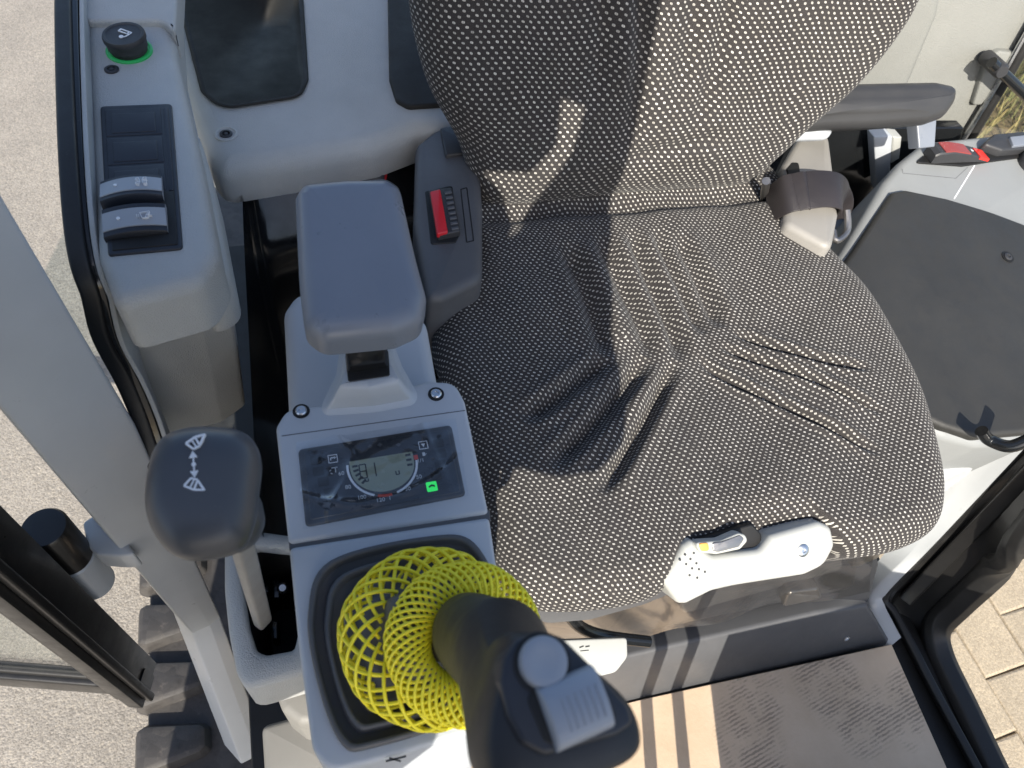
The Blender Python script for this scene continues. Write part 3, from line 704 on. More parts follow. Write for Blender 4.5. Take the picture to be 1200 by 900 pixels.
sweep('armrest_post', [post_c - Vector((0, -.004, .02)), post_c + Vector((0, .012, .03)), post_c + Vector((0, .03, .06))], rrect(.030, .020, .003), M['gloss'], con, up=(0, 1, 0))
# instrument display
dp = cp.up(.002)
dis = slab('instrument_display', dp, [(349, 526), (529, 497), (546, 580), (358, 617)], .006, M['dark'], con, bev=.0018, r=.004, seg=3)
fp = dp.up(.0006)
slab('display_face', fp, [(356, 530), (525, 503), (540, 576), (364, 609)], .002, M['face'], dis, bev=.0003, r=.002, seg=1)
q = fp.up(.0004)
A_, B_, C_ = q.h2(409, 541), q.h2(483, 529), q.h2(444, 578.5)
mid_ = ((A_[0]+B_[0])/2, (A_[1]+B_[1])/2)
xd = (Vector(B_)-Vector(A_)); wd = xd.length; xd.normalize(); yd = Vector((xd.y, -xd.x))   # yd points to the front edge
if (Vector(C_)-Vector(mid_)).dot(yd) < 0: yd = -yd
hh_ = (Vector(C_)-Vector(mid_)).dot(yd)
def dl(a, b): v = Vector(mid_) + xd*a*wd/2 + yd*b*hh_; return (v.x, v.y)
# gauge window: flat at the rear, rounded to the front
lcd = [dl(-1, 0), dl(1, 0)] + [dl(math.cos(t)*1.0 if abs(math.cos(t)) < 1 else math.cos(t), .25 + .72*math.sin(t)) for t in np.linspace(0, math.pi, 22)]
link('lcd_window', prism_mesh(q, ccw(lcd), .001, 0), M['lcd'], dis, smooth=False)
q2 = q.up(.0001)
arcs = lambda a0, a1, n=14: [dl(1.08*math.cos(t), .22 + .86*math.sin(t)) for t in np.linspace(a0, a1, n)]
def arcband(a0, a1, w_, n=16):
    P_ = arcs(a0, a1, n); o_ = []; i_ = []
    for k in range(n):
        t = Vector(P_[min(k+1, n-1)])-Vector(P_[max(k-1, 0)]); s = Vector((-t.y, t.x)).normalized()*w_/2
        o_.append(tuple(Vector(P_[k])+s)); i_.append(tuple(Vector(P_[k])-s))
    return o_ + i_[::-1]
join('gauge_scale', flat(q2, [arcband(.05, 1.3, .0016), arcband(1.95, math.pi+.15, .0016)], 0), M['print'], dis)
for a_ in (arcband(1.45, 1.85, .002), arcband(-.12, .03, .003)): join('gauge_red_zone', flat(q2, [a_], 0), M['redline'], dis)
segs = []
def digit(cx, cy, on, s=.10, h_=.19):
    # the figures stand upside down to the operator's camera side as in the gauge
    S = {'a': ((-s, -h_), (s, -h_)), 'g': ((-s, 0), (s, 0)), 'd': ((-s, h_), (s, h_)), 'f': ((-s, -h_), (-s, 0)), 'e': ((-s, 0), (-s, h_)), 'b': ((s, -h_), (s, 0)), 'c': ((s, 0), (s, h_))}
    for k in on: a, b = S[k]; segs.append(bar2(dl(cx+a[0], cy+a[1]), dl(cx+b[0], cy+b[1]), .0009))
digit(-.62, .33, 'abcdefg'); digit(-.34, .33, 'bc')
digit(-.55, .62, 'fbg', .045, .07); digit(.42, .52, 'ebfc', .05, .05); digit(.42, .52, 'd', .05, .05)
for k in range(5): t = math.pi - .02 - k*.17; segs.append(bar2(dl(.93*math.cos(t), .22+.8*math.sin(t)-.08), dl(.76*math.cos(t), .22+.66*math.sin(t)-.08), .0018))
for k in range(3): segs.append(bar2(dl(.93, .08+k*.14), dl(.76, .08+k*.14), .0018))
join('lcd_segments', flat(q2, segs, 0), M['print_dark'], dis)
for s, (x_, y_), up_ in [('60', (400, 555), 0), ('80', (408, 571), 0), ('100', (424, 583), 0), ('120', (446, 586), 0), ('1', (457, 584), 0), ('30', (478, 573), 0), ('50', (491, 559), 0), ('1/1', (493, 540), 0)]:
    text('scale_number', s, q2, q2.h2(x_, y_), .0042, M['print_dim'], dis, xdir=tuple(xd), h=.0001)
def icon(name, cx, cy, polys, sc, mat, par, pl=None, h=0):
    pl = pl or q2; c = Vector(pl.h2(cx, cy)); out = []
    for P_ in polys: out.append([tuple(c + xd*(a*sc) + (-yd)*(b*sc)) for a, b in P_])
    return join(name, flat(pl, out, h), mat, par)
frame_ic = [bar2((-1, -1), (1, -1), .16), bar2((-1, 1), (1, 1), .16), bar2((-1, -1.08), (-1, 1.08), .16), bar2((1, -1.08), (1, 1.08), .16)]
icon('warning_symbol', 390, 537.5, frame_ic + [bar2((-.5, -.3), (-.5, .3), .25), bar2((-.6, .25), (.5, .25), .25), [(.3, -.1), (.3, .6), (.8, .25)]], .0031, M['print'], dis)
icon('warning_symbol', 496, 521.5, frame_ic + [[(-.5, .4), (.5, .4), (0, -.5)]], .0031, M['print'], dis)
icon('thermometer_symbol', 392, 549, [bar2((-.8, .3), (.8, .3), .25), bar2((.2, .3), (.2, -1.2), .3), bar2((-1.4, -.6), (-1, -.2), .2), bar2((-1.2, -1.2), (-.7, -1.6), .2)], .0026, M['print_dim'], dis)
icon('pump_symbol', 497, 532, [[(-.7, -.8), (.4, -.8), (.4, .8), (-.7, .8)], bar2((.5, -.4), (.9, .2), .25)], .0018, M['print_dim'], dis)
icon('green_indicator', 506, 570, [fillet([(-1, -1), (1, -1), (1, 1), (-1, 1)], .25, 3)], .0038, M['led'], dis)
icon('indicator_symbol', 506, 570, [[(-.6, -.3), (0, -.05), (.6, -.3), (.6, .15), (0, .35), (-.6, .1)]], .0036, M['print_dark'], dis, h=.0008)
for (x_, y_) in [(370, 539), (373, 552), (379, 564), (386, 577), (514, 519), (517, 531), (516, 544), (511, 557)]:
    icon('dark_indicator', x_, y_, [fillet([(-1, -.9), (1, -.9), (1, .9), (-1, .9)], .3, 3)], .0038, M['void'], dis)
for (x_, y_) in [(434, 523), (445, 521), (467, 521)]:
    icon('faint_indicator', x_, y_, [[(-.9, 0), (0, -.9), (.9, 0), (0, .9)]], .002, M['dark2'], dis)
# wrinkled film still stuck on the display
V_, F_ = [], []; nx, ny = 70, 36
e0 = [dp.h2(*p) for p in [(347, 520), (534, 492), (549, 583), (356, 622)]]
for j in range(ny+1):
    for i in range(nx+1):
        u_, v_ = i/nx, j/ny
        a = (Vector(e0[0])*(1-u_)+Vector(e0[1])*u_)*(1-v_) + (Vector(e0[3])*(1-u_)+Vector(e0[2])*u_)*v_
        h_ = .0024 + .0016*math.exp(-((u_-.24-.08*math.sin(5*v_))/.035)**2) + .0018*math.exp(-((v_-.86+1.2*(u_-.45)**2)/.05)**2) + .0016*math.exp(-((u_-.78-.12*v_)/.025)**2)*(1-v_) + .0005*math.sin(23*u_+9*v_)*math.sin(17*v_-6*u_)
        V_.append(dp.to3(a.x, a.y, h_))
for j in range(ny):
    for i in range(nx): a = j*(nx+1)+i; F_.append((a, a+1, a+nx+2, a+nx+1))
tag(link('display_film', mesh(V_, F_), M['film'], ang=None), 'wrinkled clear film stuck over the instrument display', 'plastic film')
def screw(px, py, pl, r, parent, mat='zinc', recess='void'):
    c = pl.hit(px, py)
    s = lathe('screw', c, pl.n, [(r*1.5, -.001), (r*1.5, .0004), (r*1.2, .0003), (0, .0003)], M[recess], parent, n=24)
    lathe('screw_head', c, pl.n, [(r, 0), (r, .0014), (r*.8, .0022), (r*.45, .0022), (r*.38, .001), (0, .001)], M[mat], s, n=24)
    return s
screw(353, 482, cp, .0042, con); screw(511, 462, cp, .0042, con)
# joystick boot: stepped rounded-square rubber
bo = [cp.h2(*p) for p in [(388, 660), (500, 632), (556, 640), (592, 720), (590, 800), (560, 836), (440, 876), (400, 872), (372, 800), (362, 720)]]
bo = [tuple(v[:2]) for v in spline([Vector((*p, 0)) for p in ccw(bo)], 8, True)]
cb_ = Vector((sum(p[0] for p in bo)/len(bo), sum(p[1] for p in bo)/len(bo)))
def sq(f, h): return [cp.to3(*(cb_ + (Vector(p)-cb_)*f), h) for p in bo]
prof = [(1.0, -.002), (1.0, .003), (.985, .0045), (.955, .0045), (.94, .003), (.925, -.004), (.90, -.006), (.86, -.006), (.835, .001), (.81, .0045), (.78, .004), (.755, -.004), (.73, -.007), (.69, -.006), (.66, .001), (.62, .005), (.56, .004), (.50, .002), (.42, .006), (.34, .016), (.27, .03), (.2, .05), (.12, .06)]
tag(loft('rubber_boot', [sq(f, h+.0018) for f, h in prof], M['dark2'], con, ang=None), 'stepped dark rubber boot around the joystick')
# armrest
Ar = thing('armrest', 'dark grey padded armrest on a black post above the console', 'armrest', post_c + Vector((0, .03, .06)))
arp = Plane((.03, .40, .705), (.0, -.10, 1))
slab('pad', arp, [(344, 222), (352, 208), (405, 203), (455, 203), (470, 213), (487, 290), (501, 340), (494, 370), (463, 384), (376, 392), (355, 376), (349, 330)], .027, M['soft'], Ar, bev=.0135, r=[.006, .01, .02, .01, .012, .05, .018, .014, .012, .014, .014, .05], seg=6, dome=.0015)
slab('base_shell', arp.up(-.024), [(349, 232), (358, 214), (453, 208), (468, 218), (496, 340), (486, 366), (460, 380), (382, 388), (360, 372), (352, 330)], .010, M['dark2'], Ar, bev=.003, r=.01)
# ================================================================== JOYSTICK
jb = U(482, 757, .612); jm = U(548, 742, .665); 
joy = thing('joystick', 'black pistol-grip joystick with round button and grey rocker', 'joystick', jb)
Tc = U(655, 815, .835)
axis = (Tc - jm).normalized()
jp = Plane(Tc, (Vector((.12, -.22, 1))).normalized())
hd_out = [(592, 762), (600, 742), (624, 739), (655, 750), (700, 785), (738, 822), (753, 858), (748, 885), (715, 905), (650, 925), (590, 925), (570, 890), (574, 830)]
hd2 = [jp.h2(*p) for p in hd_out]; hd2 = [tuple(v[:2]) for v in spline([Vector((*p, 0)) for p in ccw(hd2)], 6, True)]
N_ = len(hd2); hc = Vector((sum(p[0] for p in hd2)/N_, sum(p[1] for p in hd2)/N_))
# grip: rings from boot to head, each an oval; the last ones take the head outline
ang_ = [math.atan2(p[1]-hc.y, p[0]-hc.x) for p in hd2]
def oval(c, a, b, ax_, turn=0.0):
    pl_ = Plane(c, ax_, jp.u); return [pl_.to3(a*math.cos(t+turn), b*math.sin(t+turn)) for t in ang_]
rings = []
low = jb - (jm-jb).normalized()*.0
stem = [(low, .010, .010), (jb.lerp(jm, .5), .012, .012), (jm + axis*(-.012), .0165, .0185), (jm+axis*.004, .0205, .0225), (jm+axis*.03, .0212, .0235), (jm+axis*.07, .0208, .024), (jm+axis*.10, .0218, .026)]
for c, a, b in stem: rings.append(oval(c, a, b, axis if c is not low else Vector((0, 0, 1))))
def headring(f, h): return [jp.to3(*(hc + (Vector(p)-hc)*f), h) for p in hd2]
last = rings[-1]; hr0 = headring(.93, -.034)
for f in (.3, .65): rings.append([last[i].lerp(hr0[i], f) for i in range(N_)])
rings += [hr0, headring(1.0, -.022), headring(1.02, -.010), headring(1.0, -.003), headring(.965, .0), headring(.90, .0015), headring(.5, .0018)]
loft('grip', rings, M['grip'], joy, ang=None)
fpx = [(590, 772), (604, 748), (632, 738), (660, 746), (700, 785), (738, 828), (744, 848), (725, 862), (640, 886), (612, 872), (595, 840), (586, 800)]
slab('face_plate', jp.up(.0045), fpx, .012, M['switch_panel'], joy, bev=.002, r=.006, seg=3)
jq = jp.up(.0045)
lathe('round_button', jq.hit(635, 776), jp.n, [(.0083, -.004), (.0083, .002), (.0078, .0034), (.0066, .0039), (.004, .0035), (.0, .0032)], M['button'], joy, n=36)
lathe('button_well', jq.hit(635, 777), jp.n, [(.0098, -.004), (.0098, .0006), (.0084, .0006)], M['void'], joy, n=36)
slab('rocker_well', jq.up(.0006), [(616, 816), (640, 796), (692, 788), (724, 838), (716, 850), (646, 872), (638, 868)], .003, M['void'], joy, bev=.0005, r=.004)
# ribbed rocker: curved strip
ru = (jq.hit(706, 814) - jq.hit(642, 842)); rl = ru.length; ru.normalize(); rv = jp.n.cross(ru).normalized(); rc = jq.hit(672, 829)
def rock(w_, l_, h_, n=18):
    P_ = []
    for k in range(n+1):
        t = -1 + 2*k/n; P_.append((t*l_/2, h_*(1-t*t)**.5 * .75 + h_*.25 if abs(t) < 1 else h_*.15))
    return P_
pr_ = rock(0, .0205, .0062); rings = []
for s_, ins in ((-1, .8), (-.96, .95), (-.9, 1), (.9, 1), (.96, .95), (1, .8)):
    rr_ = [rc + ru*(s_*.0105) + rv*(a*(.97+.03*ins)) + jp.n*(b*ins) for a, b in pr_] + [rc + ru*(s_*.0105) + rv*pr_[-1][0] - jp.n*.004, rc + ru*(s_*.0105) + rv*pr_[0][0] - jp.n*.004]
    rings.append(rr_)
rk = loft('rocker', rings, M['button'], joy, ang=50)
ribs = []
for k in range(6):
    o_ = (-.5 + k*.2)*.0105*1.2 + .0015
    path = [rc + ru*o_ + rv*a + jp.n*(b+.0001) for a, b in pr_[4:-5]]
    ribs.append(sweep_mesh(path, circ(.00045, 6), jp.n))
join('grip_rib', ribs, M['button'], rk)

# ================================================================== YELLOW NET SLEEVE
net = thing('net_sleeve', 'yellow plastic net sleeve bunched around the joystick stem', 'net', jb)
def net_surface(name, c, ax_, profile, n_str, twist, r, steps, wob=.0):
    """two families of strands crossing on a surface of revolution; profile(s) -> (radius, height)"""
    c = Vector(c); ax_ = Vector(ax_).normalized(); s, u = frame(ax_, Vector((0, 1, .2)))
    vs_, fs = [], []; m = 5
    for sg in (-1, 1):
        for k in range(n_str):
            pts = []
            for i in range(steps+1):
                f = i/steps; R_, h_ = profile(f)
                t = 2*math.pi*k/n_str + sg*twist*f + .015*math.sin(7*f+k)
                R_ *= 1 + wob*math.sin(3*t+2*f) + wob*.6*math.sin(7*t-5*f+1)
                pts.append(c + ax_*(h_ + sg*r*.5 + wob*.02*math.sin(4*t)) + s*(R_*math.cos(t)) + u*(R_*math.sin(t)))
            b0 = len(vs_)
            for i, p in enumerate(pts):
                t = pts[min(i+1, steps)]-pts[max(i-1, 0)]; a, b = frame(t, ax_)
                vs_ += [p + a*(r*math.cos(2*math.pi*q_/m)) + b*(r*math.sin(2*math.pi*q_/m)) for q_ in range(m)]
            for i in range(steps):
                for q_ in range(m): j = (q_+1) % m; fs.append((b0+i*m+q_, b0+i*m+j, b0+(i+1)*m+j, b0+(i+1)*m+q_))
    return link(name, mesh(vs_, fs), M['yellow'], net, ang=None)
lowc = U(498, 748, .614); upc = U(545, 752, .652); nax = (upc - lowc).normalized()*.35 + Vector((0, 0, 1))*.65
def prof_low(f):
    t = -1.5 + f*3.7          # a fat open tyre, its lower edge tucked under
    return (.0395 + .0135*math.cos(t), .012 + .016*math.sin(t))
net_surface('open_net', lowc, nax, prof_low, 24, 1.25, .0012, 34, .015)
def prof_up(f):
    t = -1.1 + f*4.5
    return (.0325 + .0125*math.cos(t), .010*math.sin(t))
net_surface('rolled_net', upc, (axis*.6 + Vector((0, 0, .4))), prof_up, 48, 1.05, .00105, 34, .012)
# ================================================================== BLADE LEVER
kz = .745
bl = thing('blade_lever', 'dark rounded lever knob with white dozer blade symbols', 'lever', U(318, 730, .42))
kp = Plane(U(232, 572, kz), (.05, -.25, 1))
kpts = [(168, 560), (178, 522), (200, 502), (240, 496), (285, 503), (304, 530), (302, 570), (296, 610), (280, 640), (240, 652), (205, 650), (182, 630), (168, 598)]
k2 = [tuple(v[:2]) for v in spline([Vector((*kp.h2(*p), 0)) for p in kpts], 6, True)]; k2 = ccw(k2)
kc = Vector((sum(p[0] for p in k2)/len(k2), sum(p[1] for p in k2)/len(k2)))
def kr(f, h, dy=0): return [kp.to3(*(kc + (Vector(p)-kc)*f + Vector((0, dy))), h) for p in k2]
krings = [kr(.30, -.050, .004), kr(.52, -.047, .003), kr(.72, -.040), kr(.86, -.032), kr(.95, -.023), kr(.99, -.015), kr(1.0, -.008)]
for a in np.linspace(.12, 1.5, 12): krings.append(kr(.30 + .70*math.cos(a)**.8, -.008 + .0175*math.sin(a)))
krings += [kr(.2, .0098), kr(.04, .010)]
kn = loft('knob', krings, M['knob'], bl, ang=None)
# symbols printed on the crown
def on_knob(P2): return P2
kq = kp.up(.0100)
def kpoly(P_, cx, cy, sc): c = Vector(kq.h2(cx, cy)); return [tuple(c + Vector((a*sc, b*sc))) for a, b in P_]
blade = [bar2((-1.2, .1), (.1, .9), .28), bar2((.1, .9), (1.3, 1.1), .28), bar2((-1.2, .1), (-.2, -.9), .28), bar2((-.2, -.9), (.7, -.5), .28), bar2((.7, -.5), (.1, .9), .28), bar2((-.4, .5), (.2, -.6), .2), bar2((.7, -.4), (1.5, 1.2), .3)]
sym = [kpoly(p, 228, 519, .0033) for p in blade] + [kpoly([(a, -b) for a, b in p][::-1], 226, 567, .0033) for p in blade]
arr = [bar2((0, -3), (0, 3), .3)] + [[(-.9, s*1.6), (.9, s*1.6), (0, s*3.2)][::s] for s in (1, -1)] + [disc2((0, 0), .5, 10)]
sym += [kpoly(p, 227, 544, .0021) for p in arr]
join('blade_symbol', [prism_mesh(kq.up(.0002), ccw(p), .0022, 0) for p in sym], M['print'], kn)
rt = kp.to3(kc.x + .010, kc.y - .004, -.045); rb = U(308, 728, .455)
lathe('collar', kp.to3(kc.x+.008, kc.y-.008, -.056), (rt-rb), [(.010, -.006), (.0165, -.003), (.0175, .002), (.0175, .016), (.015, .022)], M['knob'], bl, n=28)
sweep('rod', [rt, rt.lerp(rb, .5), rb], [(a*1.0, b) for a, b in rrect(.013, .010, .003)], M['shell'], bl)
for s_ in (-1, 1):
    sd_, _u = frame((rb-rt), Vector((0, 0, 1)))
    o_ = sd_*s_*.0022 + (CAM-rt).normalized()*.0056
    tube('rod_rib', [rt+o_, rb+o_], .0008, M['dark2'], bl, 6, 2)
# moulded well around the lever
wp = HZ(.46)
well = thing('lever_well', 'grey grained moulded surround with black pit for the blade lever', 'lever surround', U(315, 720, .2))
wo_ = fillet([wp.h2(*p) for p in [(262, 640), (262, 690), (267, 740), (276, 788), (286, 806), (300, 806), (392, 780), (395, 740), (388, 632), (300, 620)]], [.004, .02, .02, .012, .008, .008, .004, .004, .004, .004])
wi_ = fillet([wp.h2(*p) for p in [(281, 655), (284, 690), (291, 735), (300, 763), (312, 768), (345, 762), (350, 740), (346, 645), (300, 640)]], [.004, .02, .012, .008, .008, .004, .004, .004, .004])
wcx = Vector((sum(p[0] for p in wi_)/len(wi_), sum(p[1] for p in wi_)/len(wi_)))
def polar(pts, n=96):
    P_ = np.array(pts) - np.array(wcx); a_ = np.arctan2(P_[:, 1], P_[:, 0]); o_ = []
    for k in range(n):      # where a spoke from the middle leaves the outline
        t = -math.pi + 2*math.pi*k/n; d_ = Vector((math.cos(t), math.sin(t))); best = 0
        for i in range(len(P_)):
            p_, q_ = Vector(P_[i]), Vector(P_[(i+1) % len(P_)]); e_ = q_-p_; den = d_.x*e_.y - d_.y*e_.x
            if abs(den) < 1e-12: continue
            r_ = (p_.x*e_.y - p_.y*e_.x)/den; u_ = (p_.x*d_.y - p_.y*d_.x)/den
            if r_ > 0 and -1e-6 <= u_ <= 1+1e-6: best = max(best, r_)
        o_.append(tuple(wcx + d_*best))
    return o_
wO, wI = polar(wo_), polar(wi_)
def wring(A, h): return [wp.to3(a, b, h) for a, b in A]
loft('surround', [wring(wO, -.06), wring(wO, -.006), wring(inset(wO, .0018), -.0018), wring(inset(wO, .006), 0), wring(inset(wI, -.003), 0), wring(wI, -.002), wring(wI, -.03)], M['trim'], well, caps=False, ang=60)
wi_ = wI
wi2 = inset(ccw(wi_), .002)
loft('pit', [[wp.to3(a, b, -.012) for a, b in inset(ccw(wi_), .0004)], [wp.to3(a, b, -.05) for a, b in wi2], [wp.to3(a, b, -.16) for a, b in wi2], [wp.to3(wcx.x, wcx.y, -.16)]*len(wi2)], M['void'], well, caps=False)
for (x_, y_, w_, h_) in [(324, 690, 4, 22), (322, 738, 4, 22), (312, 690, 3, 10), (316, 660, 2, 6)]:
    slab('linkage_pin', HZ(.41), [(x_-w_, y_-h_/2), (x_+w_, y_-h_/2), (x_+w_, y_+h_/2), (x_-w_, y_+h_/2)], .02, M['gloss'], well, bev=.0015, r=.001)
lathe('linkage_bolt', U(331, 689, .415), (.1, -.3, 1), [(.005, -.01), (.005, 0), (.003, .002), (0, .002)], M['zinc'], well, n=16)
# lower trim and steel below the surround
lt = thing('lower_side_trim', 'grey trim blocks below the lever surround', 'trim panel', U(330, 850, .1))
slab('trim_block', HZ(.33), [(316, 795), (400, 775), (410, 850), (350, 848), (330, 832)], .15, M['taupe'], lt, bev=.008, r=.01)
slab('trim_block', HZ(.25), [(306, 850), (410, 822), (450, 930), (312, 945)], .2, M['taupe'], lt, bev=.006, r=.008)

# ================================================================== SIDE CONSOLE
ZS = .65
sidec = thing('side_console', 'grey moulded side console with switch panel and lighter socket', 'side console', U(180, 330, .1))
stp = HZ(ZS)
slab('top_housing', stp, [(96, -120), (96, 20), (112, 296), (133, 357), (236, 330), (256, 296), (232, 170), (205, 55), (196, -120)], .055, M['trim'], sidec, bev=.012, r=[.0, .02, .03, .012, .02, .03, .05, .05, 0], seg=5)
zt_, zb_ = .600, .36
def fsec(z, FL, FR, BR):
    a_, b_, c_ = U(*FL, z), U(*FR, z), U(*BR, z); q_ = [a_, b_, c_, c_ + Vector((-.03, .25, 0)), a_ + Vector((0, .25, 0))]
    return [Vector((x, y, z)) for x, y in fillet([(p.x, p.y) for p in q_], [.010, .014, .010, .004, .004], 5)]
fA, fB = fsec(zt_, (137, 352), (226, 333), (268, 318)), fsec(zb_, (181, 516), (260, 494), (288, 474))
loft('front_housing', [fA, [p.lerp(q_, .5) + Vector((0, .004, 0)) for p, q_ in zip(fA, fB)], fB], M['trim'], sidec, ang=45)
slab('inner_flank', HZ(.612), [(226, 130), (247, 200), (262, 280), (270, 322), (232, 340), (205, 200)], .06, M['trim'], sidec, bev=.014, r=.02, seg=5)
slab('clip_slot', HZ(.6125), [(242.5, 287), (245.5, 287), (247, 297), (244, 297)], .001, M['void'], sidec, bev=.0002, r=.001)
slab('raised_tray', stp.up(.007), [(96, -120), (98, 24), (190, 23), (205, 38), (214, -120)], .03, M['trim'], sidec, bev=.004, r=[0, .010, .016, .012, 0], seg=4)
for a_ in (bar2(stp.h2(104, 28), stp.h2(105, 44), .0009), bar2(stp.h2(206, 40), stp.h2(209, 54), .0009)): join('tray_line', flat(stp, [a_], .0002, .0003), M['void'], sidec)
# switch panel
sw = slab('switch_panel', stp.up(.002), [(117, 124), (201, 121), (214, 291), (126, 299)], .008, M['switch_panel'], sidec, bev=.0012, r=.004)
spq = stp.up(.0026)
def quad(y0, y1, xl0, xr0): return None
def spx(u_, v_):   # bilinear within the panel
    a, b, c, d = Vector((120, 127)), Vector((199, 124)), Vector((211, 288)), Vector((129, 296))
    p = (a*(1-u_)+b*u_)*(1-v_) + (d*(1-u_)+c*u_)*v_; return (p.x, p.y)
for k in range(3):
    v0, v1 = k*.2+.008, (k+1)*.2-.006
    bp1 = slab('blank_plate', spq, [spx(.03, v0), spx(.86, v0), spx(.86, v1), spx(.03, v1)], .004, M['switch_panel'], sw, bev=.0007, r=.001)
    slab('blank_inset', spq.up(.0006), [spx(.12, v0+.03), spx(.77, v0+.03), spx(.77, v1-.02), spx(.12, v1-.02)], .002, M['switch_panel'], bp1, bev=.0006, r=.001)
slab('switch_well', spq.up(.0002), [spx(.03, .605), spx(.97, .605), spx(.97, .985), spx(.03, .985)], .004, M['void'], sw, bev=.0004, r=.001)
slab('panel_edge', spq.up(.0004), [spx(.90, .01), spx(.97, .01), spx(.97, .60), spx(.90, .60)], .003, M['switch_panel'], sw, bev=.0005, r=.001)
def rocker(cx, cy, tilt, marks):
    c = stp.hit(cx, cy) + Vector((0, 0, .006)); ux = (stp.hit(cx+30, cy-3.2)-stp.hit(cx-30, cy+3.2)).normalized(); uy = Vector((0, 0, 1)).cross(ux)
    n = (Vector((0, 0, 1)) + ux*0 - uy*tilt).normalized(); uy = n.cross(ux)
    hx, hy = .0225, .0135
    rings = []
    N2 = 14
    def curve(s_, hy_, lift):  # crowned along its length
        return [c + ux*(-hx+2*hx*i/N2) + uy*(s_*hy_) + n*(lift + .004*(1-(2*i/N2-1)**2)) for i in range(N2+1)]
    prof_ = [(-1, -.010), (-1, 0), (-.93, .0012), (.93, .0012), (1, 0), (1, -.010)]
    body = loft('rocker_switch', [curve(s_, hy, l) for s_, l in prof_], M['switch_panel'], sw, caps=False, closed=False, ang=40)
    # end caps close the body
    mid_r = [curve(s_, hy, l+.0007) for s_, l in [(-.62, .0006), (-.6, .0014), (.6, .0014), (.62, .0006)]]
    loft('grey_cover', mid_r, M['switch_grey'], body, caps=False, closed=False, ang=40)
    for i in (0, N2):
        A = [curve(s_, hy, l)[i] for s_, l in prof_]
        link('end_cap', mesh(A, [tuple(range(len(A)))]), M['switch_grey'], body, smooth=False)
    pl_ = Plane(c + n*.0074, n, ux)
    join('switch_symbol', [prism_mesh(pl_.up(.0002), ccw(p), .005, 0) for p in marks], M['print'], body)
    pd = Plane(c - ux*.0105 + n*.0058, n, ux); join('switch_dot', [prism_mesh(pd.up(.0003), disc2((0, 0), .0013), .0012, 0)], M['print'], body)
fan = []
for k in range(4):
    a = math.pi/4 + k*math.pi/2; d_ = Vector((math.cos(a), math.sin(a))); p_ = Vector((-d_.y, d_.x)); o_ = Vector((.0085, 0))
    L_ = [o_ + d_*.0010, o_ + d_*.0042 + p_*.0016, o_ + d_*.0054, o_ + d_*.0042 - p_*.0016]
    fan += [bar2(L_[i], L_[(i+1) % 4], .00035) for i in range(4)]
wip = [bar2((.005, .002), (.012, .0025), .0004), bar2((.005, .002), (.0065, -.003), .0004), bar2((.012, .0025), (.0105, -.003), .0004), bar2((.0065, -.003), (.0105, -.003), .0004), bar2((.0085, -.003), (.011, .0015), .0004), bar2((.009, -.0004), (.0135, -.0012), .0004), bar2((.004, .0005), (.0045, -.0022), .0003), bar2((.0028, .0008), (.003, -.002), .0003)]
rocker(157, 229, -.10, fan)
rocker(161, 266, .18, wip)
# lighter socket
lc = stp.hit(152, 60)
LS = 1.28
lg = lathe('lighter_socket', lc, (0, 0, 1), [(r_*LS, h_) for r_, h_ in [(.0158, 0), (.0158, .0015), (.0150, .0022), (.0142, .0022), (.0142, .001), (.0, .001)]], M['led_ring'], sidec, n=40)
lk = lathe('lighter_knob', lc + Vector((0, 0, .001)), (-.05, .0, 1), [(r_*LS, h_*1.05) for r_, h_ in [(.0125, 0), (.0125, .003), (.0136, .004), (.0138, .010), (.0146, .0115), (.0146, .0145), (.0140, .016), (.0125, .016), (.0118, .0152), (.0, .0150)]], M['dark'], sidec, n=48)
lpn = Plane(lc + Vector((-.001, .0, .0174)), (-.02, -.02, 1))
dg = math.radians(-35); rot = lambda p: (p[0]*math.cos(dg)-p[1]*math.sin(dg), p[0]*math.sin(dg)+p[1]*math.cos(dg))
cig = [[(a*1.5, b*1.5) for a, b in q_] for q_ in [bar2((-.004, .0012), (.0035, .0012), .0006), bar2((-.004, .0034), (.0035, .0034), .0006), bar2((-.004, .001), (-.004, .0036), .0006), bar2((.0035, .001), (.0035, .0036), .0006), bar2((.002, .0012), (.002, .0034), .0006), bar2((.0035, .001), (.0025, -.0022), .0006), disc2((.0008, -.0028), .0013, 12), bar2((.0025, -.0022), (.001, -.0026), .0006)]]
join('lighter_symbol', [prism_mesh(lpn.up(.0002), ccw([rot(a) for a in p]), .0016, 0) for p in cig], M['print'], lk)
scp = lathe('cap_screw', stp.hit(131, 82), (0, 0, 1), [(.0062, -.001), (.0062, .0012), (.0052, .0018), (.0036, .0018), (.0034, .0006), (.0022, .0006), (.002, .0014), (0, .0014)], M['dark'], sidec, n=30)
# window sill frame along the outer edge
wf = thing('side_window_frame', 'black glossy window edge outside the side console', 'window frame', U(100, 300, .3))
pth = lambda dx, dz=0: [U(78+dx, -60, .655+dz), U(80+dx, 60, .655+dz), U(86+dx, 200, .65+dz), U(96+dx, 300, .63+dz), U(112+dx, 350, .60+dz), U(140+dx, 425, .53+dz), U(168+dx, 495, .47+dz), U(190+dx, 560, .42+dz)]
sweep('rubber_edge', pth(0), rrect(.014, .03, .003), M['rubber'], wf)
sweep('glossy_strip', pth(13, -.004), rrect(.008, .03, .002), M['gloss'], wf)
sweep('grey_lip', [p_ + Vector((.0, 0, -.004)) for p_ in pth(21)], rrect(.004, .03, .001), M['trim'], wf)

